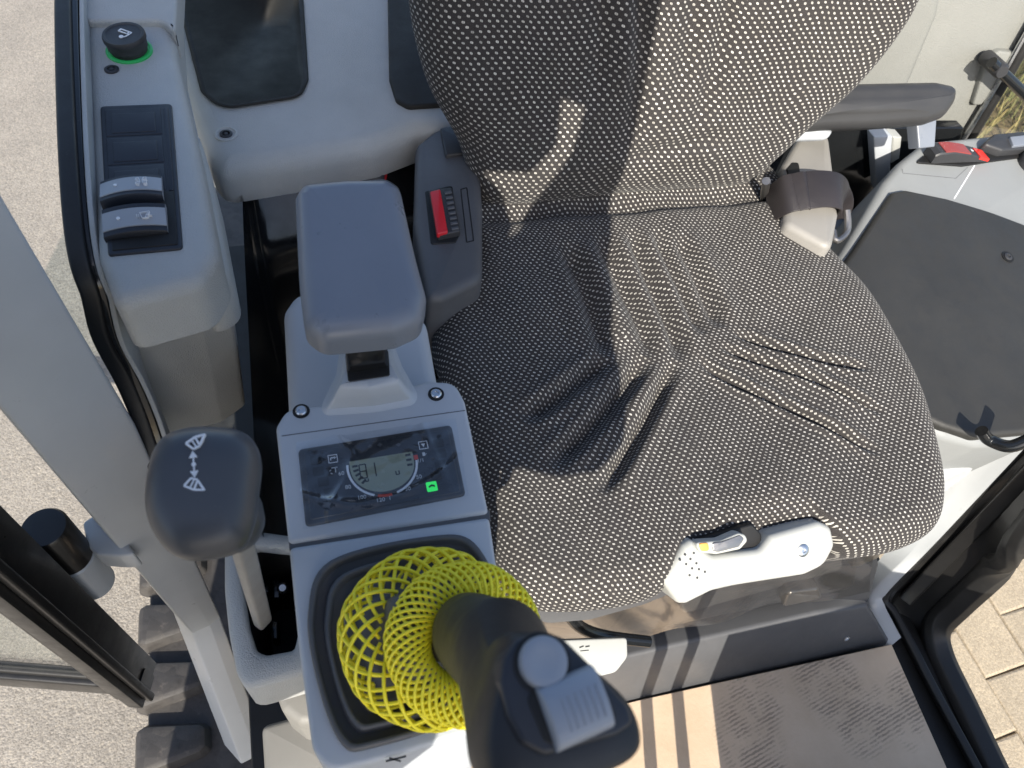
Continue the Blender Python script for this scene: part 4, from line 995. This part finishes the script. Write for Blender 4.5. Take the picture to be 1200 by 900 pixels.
# ================================================================== REAR SHELF
ZH = .52
shp = HZ(ZH)
shf = thing('rear_shelf', 'grey moulded shelf with black tray behind the seat', 'shelf trim', U(350, 100, .3))
so_ = fillet([shp.h2(*p) for p in [(190, -170), (190, 40), (243, 180), (256, 198), (330, 187), (440, 168), (490, 150), (600, 150), (640, -170)]], [0, .05, .02, .02, .1, .05, .02, 0, 0])
po = fillet([shp.h2(*p) for p in [(214, -100), (214, 10), (240, 110), (262, 128), (350, 114), (358, 96), (346, -100)]], [.02, .03, .03, .03, .02, .02, .02], 6)
plate_holes('shelf_panel', shp, so_, [po], .05, M['trim'], shf, bev=.022)
pi_ = ccw(po)
tray = loft('tray', [[shp.to3(a, b, .0025) for a, b in inset(pi_, -.004)], [shp.to3(a, b, .003) for a, b in pi_], [shp.to3(a, b, .0015) for a, b in inset(pi_, .006)]] + [[shp.to3(a, b, h) for a, b in inset(pi_, d_)] for d_, h in ((.010, -.010), (.014, -.035), (.018, -.052), (.026, -.060), (.032, -.061))], M['tray'], shf, caps=True, ang=None)
slab('speaker_pad', shp.up(.006), [(452, -120), (456, 90), (464, 116), (478, 124), (540, 120), (560, -120)], .01, M['tray'], shf, bev=.003, r=[.005, .03, .01, .01, .01, .005])
lathe('screw_recess', shp.hit(265, 157), (0, 0, 1), [(.0125, -.002), (.0125, .0008), (.0105, .0014), (.0085, -.0006), (.0, -.0006)], M['trim'], shf, n=30)
s2 = lathe('screw', shp.hit(265, 157), (0, 0, 1), [(.007, -.002), (.007, .0006), (.0055, .0014), (.0042, .0014), (.004, 0), (.0026, 0), (.0024, .001), (0, .001)], M['dark'], shf, n=26)
# black glossy panel under the shelf, curving round to the side
bpn = thing('black_inner_panel', 'glossy black steel panel between side console and armrest', 'steel panel', U(290, 400, .1))
cA, cB, cC = U(284, 490, .42), U(256, 200, ZH-.03), U(480, 160, ZH-.03)
pathp = [Vector((cA.x+.016, cA.y-.15, 0)), Vector((cA.x+.018, cA.y, 0)), Vector((cB.x+.022, cB.y-.06, 0)), Vector((cB.x+.028, cB.y-.008, 0)), Vector((cB.x+.06, cB.y+.014, 0)), Vector((cC.x, cC.y+.01, 0)), Vector((cC.x+.12, cC.y+.03, 0))]
pathp = spline(pathp, 8)
rg = []
for h_, o_ in ((.02, .06), (.2, .06), (.36, .06), (ZH-.13, .056), (ZH-.105, .044), (ZH-.045, .0), (ZH-.04, -.004)):
    rg.append([p_ + Vector((o_*.12*max(0, 1-i_/20), -o_*min(1, i_/22), h_)) for i_, p_ in enumerate(pathp)])
loft('curved_sheet', rg, M['gloss'], bpn, caps=False, closed=False, ang=None)
lathe('red_valve', U(436, 203, .46), (0, -.7, .7), [(.018, -.01), (.018, .004), (.015, .006), (.013, .004), (.012, 0), (0, 0)], M['red'], bpn, n=30)
lathe('black_valve_cap', U(437, 207, .465), (0, -.7, .7), [(.0135, -.01), (.0135, .006), (.010, .008), (0, .008)], M['dark'], bpn, n=30)
lathe('screw', U(450, 186, .48), (0, -.7, .7), [(.005, -.01), (.005, .001), (.003, .003), (0, .003)], M['zinc'], bpn, n=16)

# ================================================================== A-PILLAR, HINGE, OPEN DOOR (left of picture)
pil = thing('cab_pillar', 'smooth grey painted front pillar of the cab, left of the lever', 'pillar', U(240, 735, 0))
Rb, Lb = U(258, 722, 0), U(225, 742, 0)
Mb = U(246, 733, 0)
def vert_at(px, py, base):   # height where the vertical through base passes that image row
    best = min((abs((lambda c: IH/2 - FPX*c.y/-c.z)(RW.transposed() @ (Vector((base.x, base.y, z/200)) - CAM)) - py), z/200) for z in range(-100, 210)); return best[1]
sec = [Lb, Mb, Rb, Rb + Vector((-.02, .05, 0)), Lb + Vector((-.025, .035, 0))]
sec2 = fillet([(p.x, p.y) for p in sec], [.004, .006, .004, .004, .004], 4)
z1 = vert_at(0, 500, Rb); L1, M1, R1 = U(66, 557, z1), U(118, 525, z1), U(160, 500, z1)
sec1 = [L1, M1, R1, R1 + Vector((-.03, .06, 0)), L1 + Vector((-.03, .045, 0))]; sec1 = fillet([(p.x, p.y) for p in sec1], [.004, .006, .004, .004, .004], 4)
z2 = vert_at(0, 262, Rb); L2, M2, R2 = U(-116, 344, z2), U(-30, 292, z2), U(20, 262, z2)
sec3 = [L2, M2, R2, R2 + Vector((-.03, .06, 0)), L2 + Vector((-.03, .045, 0))]; sec3 = fillet([(p.x, p.y) for p in sec3], [.004, .006, .004, .004, .004], 4)
pr3 = [[Vector((*p, 0)) for p in sec2], [Vector((*p, z1)) for p in sec1], [Vector((*p, z2)) for p in sec3]]
pr3.append([b + (b-a)*.8 for a, b in zip(pr3[1], pr3[2])])
loft('post', pr3, M['paint'], pil, ang=30)
fo = [Vector((*(Vector(p) + Vector((U(297, 885, -.25).x-Rb.x*.5-Lb.x*.5, U(297, 885, -.25).y-Rb.y*.5-Lb.y*.5))), -.25)) for p in sec2]
loft('foot', [[Vector((x, y, 0)) for x, y in sec2], fo], M['paint'], pil, ang=30)
hz_ = .30
hxy = U(92, 662, hz_)
hin = thing('pivot_hinge', 'vertical hinge with grey barrel and black cap beside the pillar', 'hinge', hxy)
hb = Plane(hxy, (0, 0, 1))
slab('bracket', HZ(hz_+.035), [(96, 612), (112, 602), (128, 610), (160, 650), (140, 652), (113, 650), (102, 640)], .03, M['paint'], hin, bev=.003, r=.006)
lathe('barrel', hxy - Vector((0, 0, .03)), (0, 0, 1), [(.019, -.02), (.021, -.018), (.021, .05), (.019, .052)], M['paint'], hin, n=32)
lathe('cap', hxy + Vector((0, 0, .023)), (0, 0, 1), [(.019, 0), (.021, .002), (.021, .068), (.019, .071), (.012, .072), (0, .072)], M['frame'], hin, n=32)
dz0 = .05
dc = U(168, 800, dz0); dfar = U(-10, 786, dz0); dd = (dfar-dc).normalized()
dr = thing('open_window_door', 'open glass panel with black frame swung out beside the track', 'glass panel', dc)
dn = Vector((0, 0, 1)).cross(dd).normalized()
P0 = dc + dd*.012; UPZ = Vector((0, 0, 1))
prof_d = fillet([(-.014, -.030), (.012, -.030), (.013, -.012), (.008, -.010), (.008, -.004), (.013, -.002), (.013, .008), (.006, .012), (.004, .026), (-.014, .026)], .002, 2)
sweep('hinge_stile', [P0 + UPZ*z for z in (-.02, .3, .7, 1.1)], [(b, a) for a, b in prof_d], M['frame'], dr, up=dd, ns=2)
sweep('bottom_rail', [P0 + dd*t for t in (-.016, .3, .8)], rrect(.026, .044, .005), M['frame'], dr, ns=2)
sweep('stile_seal', [P0 + dd*.036 + UPZ*z for z in (.0, .4, 1.1)], rrect(.014, .012, .004), M['rubber'], dr, up=dd, ns=2)
sweep('rail_seal', [P0 + dd*t + UPZ*.022 for t in (.02, .4, .8)], rrect(.012, .014, .004), M['rubber'], dr, ns=2)
gl_ = [P0 + dd*.03 + UPZ*.02, P0 + dd*.8 + UPZ*.02, P0 + dd*.8 + UPZ*1.1, P0 + dd*.03 + UPZ*1.1]
link('glass_pane', mesh([p_ + dn*.002 for p_ in gl_] + [p_ - dn*.002 for p_ in gl_], [(0, 1, 2, 3), (7, 6, 5, 4), (0, 4, 5, 1), (1, 5, 6, 2), (2, 6, 7, 3), (3, 7, 4, 0)]), M['glass'], dr, smooth=False)
dpl = Plane(P0 + dn*.004*(1 if dn.dot(CAM-P0) > 0 else -1), dn*(1 if dn.dot(CAM-P0) > 0 else -1), dd)
for o_, w_ in ((-.020, .010), (-.002, .008), (.016, .012)):
    sweep('stile_bead', [P0 + dd*o_ + dpl.n*.013 + UPZ*z for z in (-.015, .4, 1.1)], rrect(w_, .010, .003), M['frame'], dr, up=dd, ns=2)
slab('grab_handle', dpl.up(-.012), [(58, 752), (66, 741), (80, 742), (108, 784), (110, 796), (94, 800), (78, 790)], .022, M['rubber'], dr, bev=.006, r=.01, seg=4)

# ================================================================== TRACK
trk = thing('rubber_track', 'dusty black rubber crawler track on the asphalt outside the cab', 'crawler track', U(220, 800, GZ))
TZ = -.27; tx0 = U(160, 790, TZ).x; tx1 = tx0 + .30
slab_pts = [(tx0+.012, -.9), (tx1, -.9), (tx1, 1.6), (tx0+.012, 1.6)]
link('belt', prism_mesh(HZ(TZ-.022), slab_pts, .03, .006), M['track'], trk)
link('belt', prism_mesh(HZ(GZ+.05), slab_pts, .03, .006), M['track'], trk)
sec_l = [(0, 0), (.02, .012), (.105, .012), (.125, .0)]
lug_v = []
def lug(w0, w1):
    pts = [(w0, -.030), (w0+.012, -.036), (w1-.01, -.022), (w1, -.015), (w1, .015), (w1-.01, .022), (w0+.012, .036), (w0, .030)]
    return prism_mesh(HZ(0), fillet(pts, .006, 2), .03, .008, 2, base_taper=.007)
lm = lug(0, .105); lm2 = lug(0, .135)
for m_ in (lm, lm2):
    m_.materials.append(M['track'])
    for p_ in m_.polygons: p_.use_smooth = True
    m_.set_sharp_from_angle(angle=math.radians(35))
for i in range(-6, 12):
    for m_, xx, ro, off in ((lm, tx0, 0, 0), (lm2, tx1+.02, math.pi, .05)):
        o_ = bpy.data.objects.new('lug', m_); COL.objects.link(o_); o_.parent = trk; o_.matrix_parent_inverse = PARENT_INV[trk.name]
        o_.location = (xx, .1*i + off, TZ); o_.rotation_euler = (0, 0, ro + random.uniform(-.01, .01))
slab('frame', HZ(TZ-.08), [(230, 640), (330, 640), (330, 920), (230, 920)], .2, M['void'], trk, bev=.004, r=.004)

# ================================================================== DOOR-SIDE CONSOLE (right of picture)
dcn = thing('door_side_console', 'grey console with black pad and red switch on the door side', 'console', U(1130, 350, .3))
pA = Vector((.605, .498, .598))
pp = Plane(U(1110, 350, .425), (.06, -.16, .98))
slab('shell', pp.up(-.010), [(1056, 187), (1036, 210), (990, 288), (940, 360), (1040, 480), (1108, 512), (1150, 522), (1215, 518), (1290, 470), (1330, 140), (1085, 164)], .12, M['console_door'], dcn, bev=.012, r=[.025, .03, .06, .02, .03, .03, .04, .02, .02, .02, .05], seg=5)
slab('black_pad', pp, [(1046, 224), (1062, 221), (1110, 231), (1160, 246), (1200, 261), (1300, 300), (1290, 480), (1205, 507), (1146, 512), (1108, 500), (1040, 470), (930, 390), (1000, 293)], .02, M['pad'], dcn, bev=.007, r=[.006, .006, .05, .05, .05, .03, .02, .03, .03, .03, .02, .02, .04], seg=5)
screw(1181, 301, pp.up(.0006), .0058, dcn, 'dark')
hz2 = pp.up(-.010)
join('panel_joint', flat(hz2, [bar2(hz2.h2(1142, 194), hz2.h2(1118, 233), .0016)], .0003, .0004), M['print'], dcn)
join('panel_groove', flat(hz2, [bar2(hz2.h2(1057, 198), hz2.h2(1058, 203), .0006), bar2(hz2.h2(1058, 203), hz2.h2(1120, 209), .0006), bar2(hz2.h2(1120, 209), hz2.h2(1134, 196), .0006)], .0002, .0003), M['dark2'], dcn)
rs = slab('switch_base', hz2.up(.003), [(1073, 190), (1083, 182), (1150, 176), (1210, 178), (1212, 182), (1160, 189), (1136, 193), (1128, 194)], .005, M['void'], dcn, bev=.001, r=.003)
rsw = thing('red_rocker_switch', 'black rocker switch with red lens on the door side console', 'switch', hz2.hit(1117, 185))
c0 = hz2.hit(1085, 187) + Vector((0, 0, .003)); c1 = hz2.hit(1150, 185) + Vector((0, 0, .003)); ux = (c1-c0); ln_ = ux.length; ux.normalize(); uy = Vector((0, 0, 1)).cross(ux)
def sect(f, wy, z): return [c0 + ux*(ln_*f) + uy*(s_*wy) + Vector((0, 0, zz)) for s_, zz in ((-1, 0), (-1, z*.85), (-.85, z), (.85, z), (1, z*.85), (1, 0))]
loft('body', [sect(0, .011, .013), sect(.06, .012, .0175), sect(.3, .012, .0185), sect(.65, .012, .0125), sect(.97, .012, .005), sect(1.0, .011, .002)], M['dark'], rsw, ang=30)
loft('red_cap', [[c0 + ux*(ln_*f) + uy*(s_*.0105) + Vector((0, 0, z+d_)) for s_, d_ in ((-1, -.002), (-1, .0006), (1, .0006), (1, -.002))] for f, z in ((.14, .0182), (.3, .0188), (.5, .0158), (.62, .0134))], plastic('dull_red_cap', (.28, .045, .04), .4, 900, .05, .1), rsw, ang=30)
loft('red_lens', [[c0 + ux*(ln_*f) + uy*(s_*.012) + Vector((0, 0, z+d_)) for s_, d_ in ((-1.06, -.004), (-1.06, .0006), (.6, .0006), (.6, -.004))] for f, z in ((.80, .0094), (.9, .0072), (1.0, .0046))], M['redlens'], rsw, ang=30)
pw = Plane(c0 + ux*(ln_*.72) + Vector((0, 0, .0122)), (ux*.35 + Vector((0, 0, 1))), ux); join('arrow_mark', [prism_mesh(pw, [(-.003, -.0022), (.003, -.001), (-.002, .0022)], .001, 0)], M['print'], rsw)
sw2 = thing('black_flap_switch', 'low black switch housing behind the red switch', 'switch', hz2.hit(1175, 172))
slab('housing', hz2.up(.016), [(1152, 168), (1166, 156), (1215, 152), (1222, 172), (1176, 176)], .018, M['dark'], sw2, bev=.004, r=.006)
slab('key', hz2.up(.020), [(1184, 160), (1212, 157), (1214, 168), (1188, 171)], .006, M['soft'], sw2, bev=.001, r=.002)
lathe('rotary_knob', hz2.hit(1208, 193), (-.05, -.1, 1), [(.022, 0), (.0225, .004), (.020, .014), (.017, .017), (.0, .018)], M['dark'], None, n=40)
tag(bpy.data.objects['rotary_knob'], 'black round knob at the far right edge of the console', 'knob')
# cable and clear edge under the pad
tube('console_cable', [U(1215, 510, .45), U(1185, 523, .43), U(1160, 516, .42), U(1150, 505, .43)], .007, M['gloss'], dcn)

# ================================================================== REAR WALL, REAR WINDOW (right of picture)
ry = .93
rw = thing('rear_wall_trim', 'pale grey grained rear corner trim beside the rear window', 'trim panel', (.95, ry, 0))
rpl = Plane((.9, ry, .5), (-.12, -.97, .12))
slab('trim_panel', rpl, [(860, -200), (1330, -200), (1212, 40), (1170, 105), (1128, 172), (1100, 200), (1080, 300), (860, 300)], .03, M['trim_light'], rw, bev=.006, r=.01)
slab('bracket_recess', rpl.up(.012), [(1158, 68), (1172, 60), (1192, 62), (1180, 90), (1150, 124), (1140, 124)], .02, M['trim_light'], rw, bev=.004, r=.006)
slab('fold_moulding', rpl.up(.02), [(1000, -120), (1126, -120), (1100, 20), (1062, 110), (1000, 110)], .03, M['trim_light'], rw, bev=.012, r=.02, seg=5)
slab('rear_black_panel', Plane((0, .80, .4), (0, -1, .05)), [(900, 150), (1130, 150), (1080, 330), (860, 330)], .02, M['gloss'], rw, bev=.003, r=.004)
slab('grey_strip', Plane((0, .77, .4), (0, -1, .05)), [(1024, 160), (1046, 160), (1042, 220), (1028, 226)], .02, M['console'], rw, bev=.002, r=.002)
slab('white_strip', Plane((0, .77, .4), (0, -1, .05)), [(1046, 160), (1057, 161), (1054, 186), (1044, 192)], .02, M['white'], rw, bev=.002, r=.002)
rwn = thing('rear_side_window', 'rear side window with black rubber edge and black gas strut', 'window', UY(1170, 110, ry))
sweep('rubber_edge', [rpl.up(.006).hit(1235, -8), rpl.up(.006).hit(1200, 52), rpl.up(.006).hit(1166, 112), rpl.up(.006).hit(1126, 178)], circ(.0105, 12), M['rubber'], rwn, ns=4)
sweep('bright_edge', [rpl.up(.014).hit(1231, -10), rpl.up(.014).hit(1196, 50), rpl.up(.014).hit(1162, 110), rpl.up(.014).hit(1122, 176)], circ(.004, 10), M['zinc'], rwn, ns=4)
tube('gas_strut', [rpl.up(.05).hit(1162, 73), rpl.up(.05).hit(1188, 98), rpl.up(.05).hit(1225, 134)], .0085, M['gloss'], rwn, ns=3)
lathe('strut_end', rpl.up(.03).hit(1163, 74), rpl.n, [(.012, -.02), (.012, .025), (.009, .03), (0, .03)], M['dark'], rwn, n=20)
gq = rpl.up(-.004)
link('glass_pane', mesh([gq.hit(*p_) for p_ in [(1126, 178), (1235, -8), (1400, -40), (1400, 250)]], [(0, 1, 2, 3)]), M['glass'], rwn, smooth=False)

# ================================================================== DOOR OPENING (lower right)
dz = .01
dop = thing('door_opening', 'black door frame with thick rubber seal around the paving view', 'door frame', U(1040, 720, 0))
pts_in = [U(1175, 960, dz), U(1140, 892, dz), U(1090, 800, dz), U(1050, 722, dz), U(1036, 700, dz+.01), U(1062, 668, dz+.06), U(1120, 606, dz+.17), U(1210, 512, dz+.33), U(1270, 450, dz+.43)]
def between(a, b, f): return [p.lerp(q_, f) for p, q_ in zip(a, b)]
pts_out = [U(1290, 960, dz-.02), U(1218, 900, dz-.02), U(1160, 830, dz-.02), U(1120, 775, dz-.02), U(1112, 742, dz), U(1128, 722, dz+.05), U(1170, 680, dz+.15), U(1232, 610, dz+.30), U(1300, 540, dz+.40)]
pts_in = spline(pts_in, 6); 
seal = [U(1192, 960, dz-.01), U(1163, 900, dz-.01), U(1130, 830, dz-.01), U(1101, 768, dz-.01), U(1098, 735, dz+.01), U(1122, 708, dz+.06), U(1165, 668, dz+.15), U(1203, 628, dz+.25), U(1262, 548, dz+.36)]
seal = spline(seal, 6)
J = [between(pts_in, seal, f) for f in (0, .12, .2, .28, .8, 1.0)]
off = [0, .004, -.012, -.022, -.026, -.012]
nrm = [Vector((-.35, -.2, .9))]*len(pts_in)
loft('jamb', [[p_ + Vector((0, 0, o_)) for p_ in j_] for j_, o_ in zip(J, off)], M['frame'], dop, caps=False, closed=False, ang=60)
link('rubber_seal', sweep_mesh(seal, fillet([(-.019, -.012), (.019, -.014), (.021, .004), (.010, .014), (-.010, .016), (-.019, .006)], .005, 3), (-.2, 0, 1)), M['rubber'], dop, ang=60)
link('inner_lip', sweep_mesh(pts_in, rrect(.012, .014, .004), (-.2, 0, 1)), M['rubber'], dop, ang=60)
link('latch_rail', sweep_mesh(between(pts_in, seal, .34)[26:], rrect(.02, .014, .003), (-.2, 0, 1)), M['frame'], dop, ang=60)
outer_b = [p_ + Vector((.004, 0, -.03)) for p_ in seal]
loft('outer_skin', [[p_ + Vector((0, 0, -.004)) for p_ in seal], [p_ + Vector((.012, -.004, -.05)) for p_ in seal]], M['paint'], dop, caps=False, closed=False)
# painted sill inside the frame
psill = thing('painted_sill', 'pale grey painted cab sill between seat base and black door frame', 'sill', U(1030, 730, 0))
inn = spline([U(1044, 757, dz), U(1031, 740, dz), U(1022, 712, dz+.005), U(1026, 690, dz+.03), U(1075, 640, dz+.11), U(1128, 566, dz+.22), U(1200, 498, dz+.34)], 6)
out_ = spline([U(1056, 747, dz+.004), U(1046, 728, dz+.004), U(1036, 706, dz+.01), U(1042, 692, dz+.03), U(1088, 645, dz+.12), U(1140, 590, dz+.21), U(1210, 515, dz+.335)], 6)
loft('sill_panel', [[p_ + Vector((-.02, .01, -.06)) for p_ in inn], [p_ + Vector((-.002, .001, -.004)) for p_ in inn], inn, between(inn, out_, .5), out_, [p_ + Vector((0, 0, -.03)) for p_ in out_]], M['paint'], psill, caps=False, closed=False, ang=60)
link('panel_behind', prism_mesh(HZ(.30), [(.60, .26), (.80, .30), (.95, .75), (.60, .75)], .28, .01), M['paint'], psill)

# white tag plate under the joystick
tg = thing('white_handle', 'white plastic handle plate with small print behind the joystick', 'handle', U(700, 770, .30))
tpn = Plane(U(690, 770, .33), (0, -.35, .94))
slab('plate', tpn, [(600, 752), (735, 747), (736, 770), (722, 788), (690, 796), (600, 800)], .012, M['white'], tg, bev=.002, r=[.002, .004, .012, .012, .006, .002], seg=3)
tt_ = tpn.up(.0002)
join('small_print', flat(tt_, [bar2(tt_.h2(679, 759), tt_.h2(684, 757), .0012), bar2(tt_.h2(686, 758), tt_.h2(691, 757), .0012), bar2(tt_.h2(680, 763), tt_.h2(690, 762), .0007)], .0002), M['print_dark'], tg)

# ================================================================== SHADOW BLOCKERS (added out of view, shaped to shade seat, console and floor)
blk = thing('seat_shade_blocker', 'added unseen blocker shaped to shade seat and console', None, (-.3, -.25, .9), kind='structure')
def xz(name, pts, y0, dep, mat, r=.01, par=blk):
    y0 += .35; pl_ = Plane((0, y0, 0), (0, 1, 0), (1, 0, 0))
    return link(name, prism_mesh(pl_, fillet([pl_.to2((x + .0933, y0, z - .28)) for x, z in pts], r, 4), dep, .004, 2), mat, par)
M['blk_grey'] = plastic('shade_blocker_grey', (.12, .125, .13), .45, 600, .1, .1)
xz('shade_plate', [(-.80, 1.02), (-.30, 1.06), (-.185, 1.13), (-.150, 1.235), (-.150, 1.42), (-.115, 1.50), (-.155, 1.545), (-.155, 1.95), (-.405, 1.95), (-.41, 1.77), (-.455, 1.755), (-.462, 1.95), (-.80, 1.95)], -.60, .06, M['blk_grey'])  # added plate, outline and notch follow the edges of the wanted shade
xz('arm', [(-.152, 1.243), (-.10, 1.247), (-.06, 1.234), (-.025, 1.232), (.004, 1.25), (.010, 1.29), (.000, 1.36), (.004, 1.46), (.014, 1.63), (.006, 1.95), (-.10, 1.95), (-.082, 1.665), (-.036, 1.645), (-.046, 1.555), (-.095, 1.45), (-.15, 1.42)], -.605, .05, M['blk_grey'], .006)  # added blocker as well: right shadow edge on the seat and the lit gap
xz('shade_bar', [(-.157, 1.57), (-.10, 1.565), (-.075, 1.60), (-.09, 1.96), (-.157, 1.96)], -.61, .04, M['blk_grey'], .004)
xz('shade_strip', [(-.56, .40), (-.36, .40), (-.33, 1.10), (-.58, 1.10)], -.612, .05, M['blk_grey'])  # added lower blocker that keeps sun off the pillar
fsb = thing('floor_shade_blocker', 'added unseen panel and rods shaped to shade the floor', None, (.6, -.25, 0), kind='structure')
link('shade_panel', prism_mesh(Plane((0, -.25, 0), (0, 1, 0), (1, 0, 0)), [Plane((0, -.25, 0), (0, 1, 0), (1, 0, 0)).to2((x, 0, z)) for x, z in [(.345, .0), (.85, 0), (.85, .47), (.345, .47)]], .03, .004), M['paint'], fsb)  # added panel, sized so its shadow covers the right of the floor
for x_ in (.262, .308): tube('shade_rod', [(x_, -.20, .02), (x_, -.205, .4), (x_-.01, -.24, .62)], .0085, M['dark'], fsb)  # added rods, placed to throw the shadow stripes on the floor
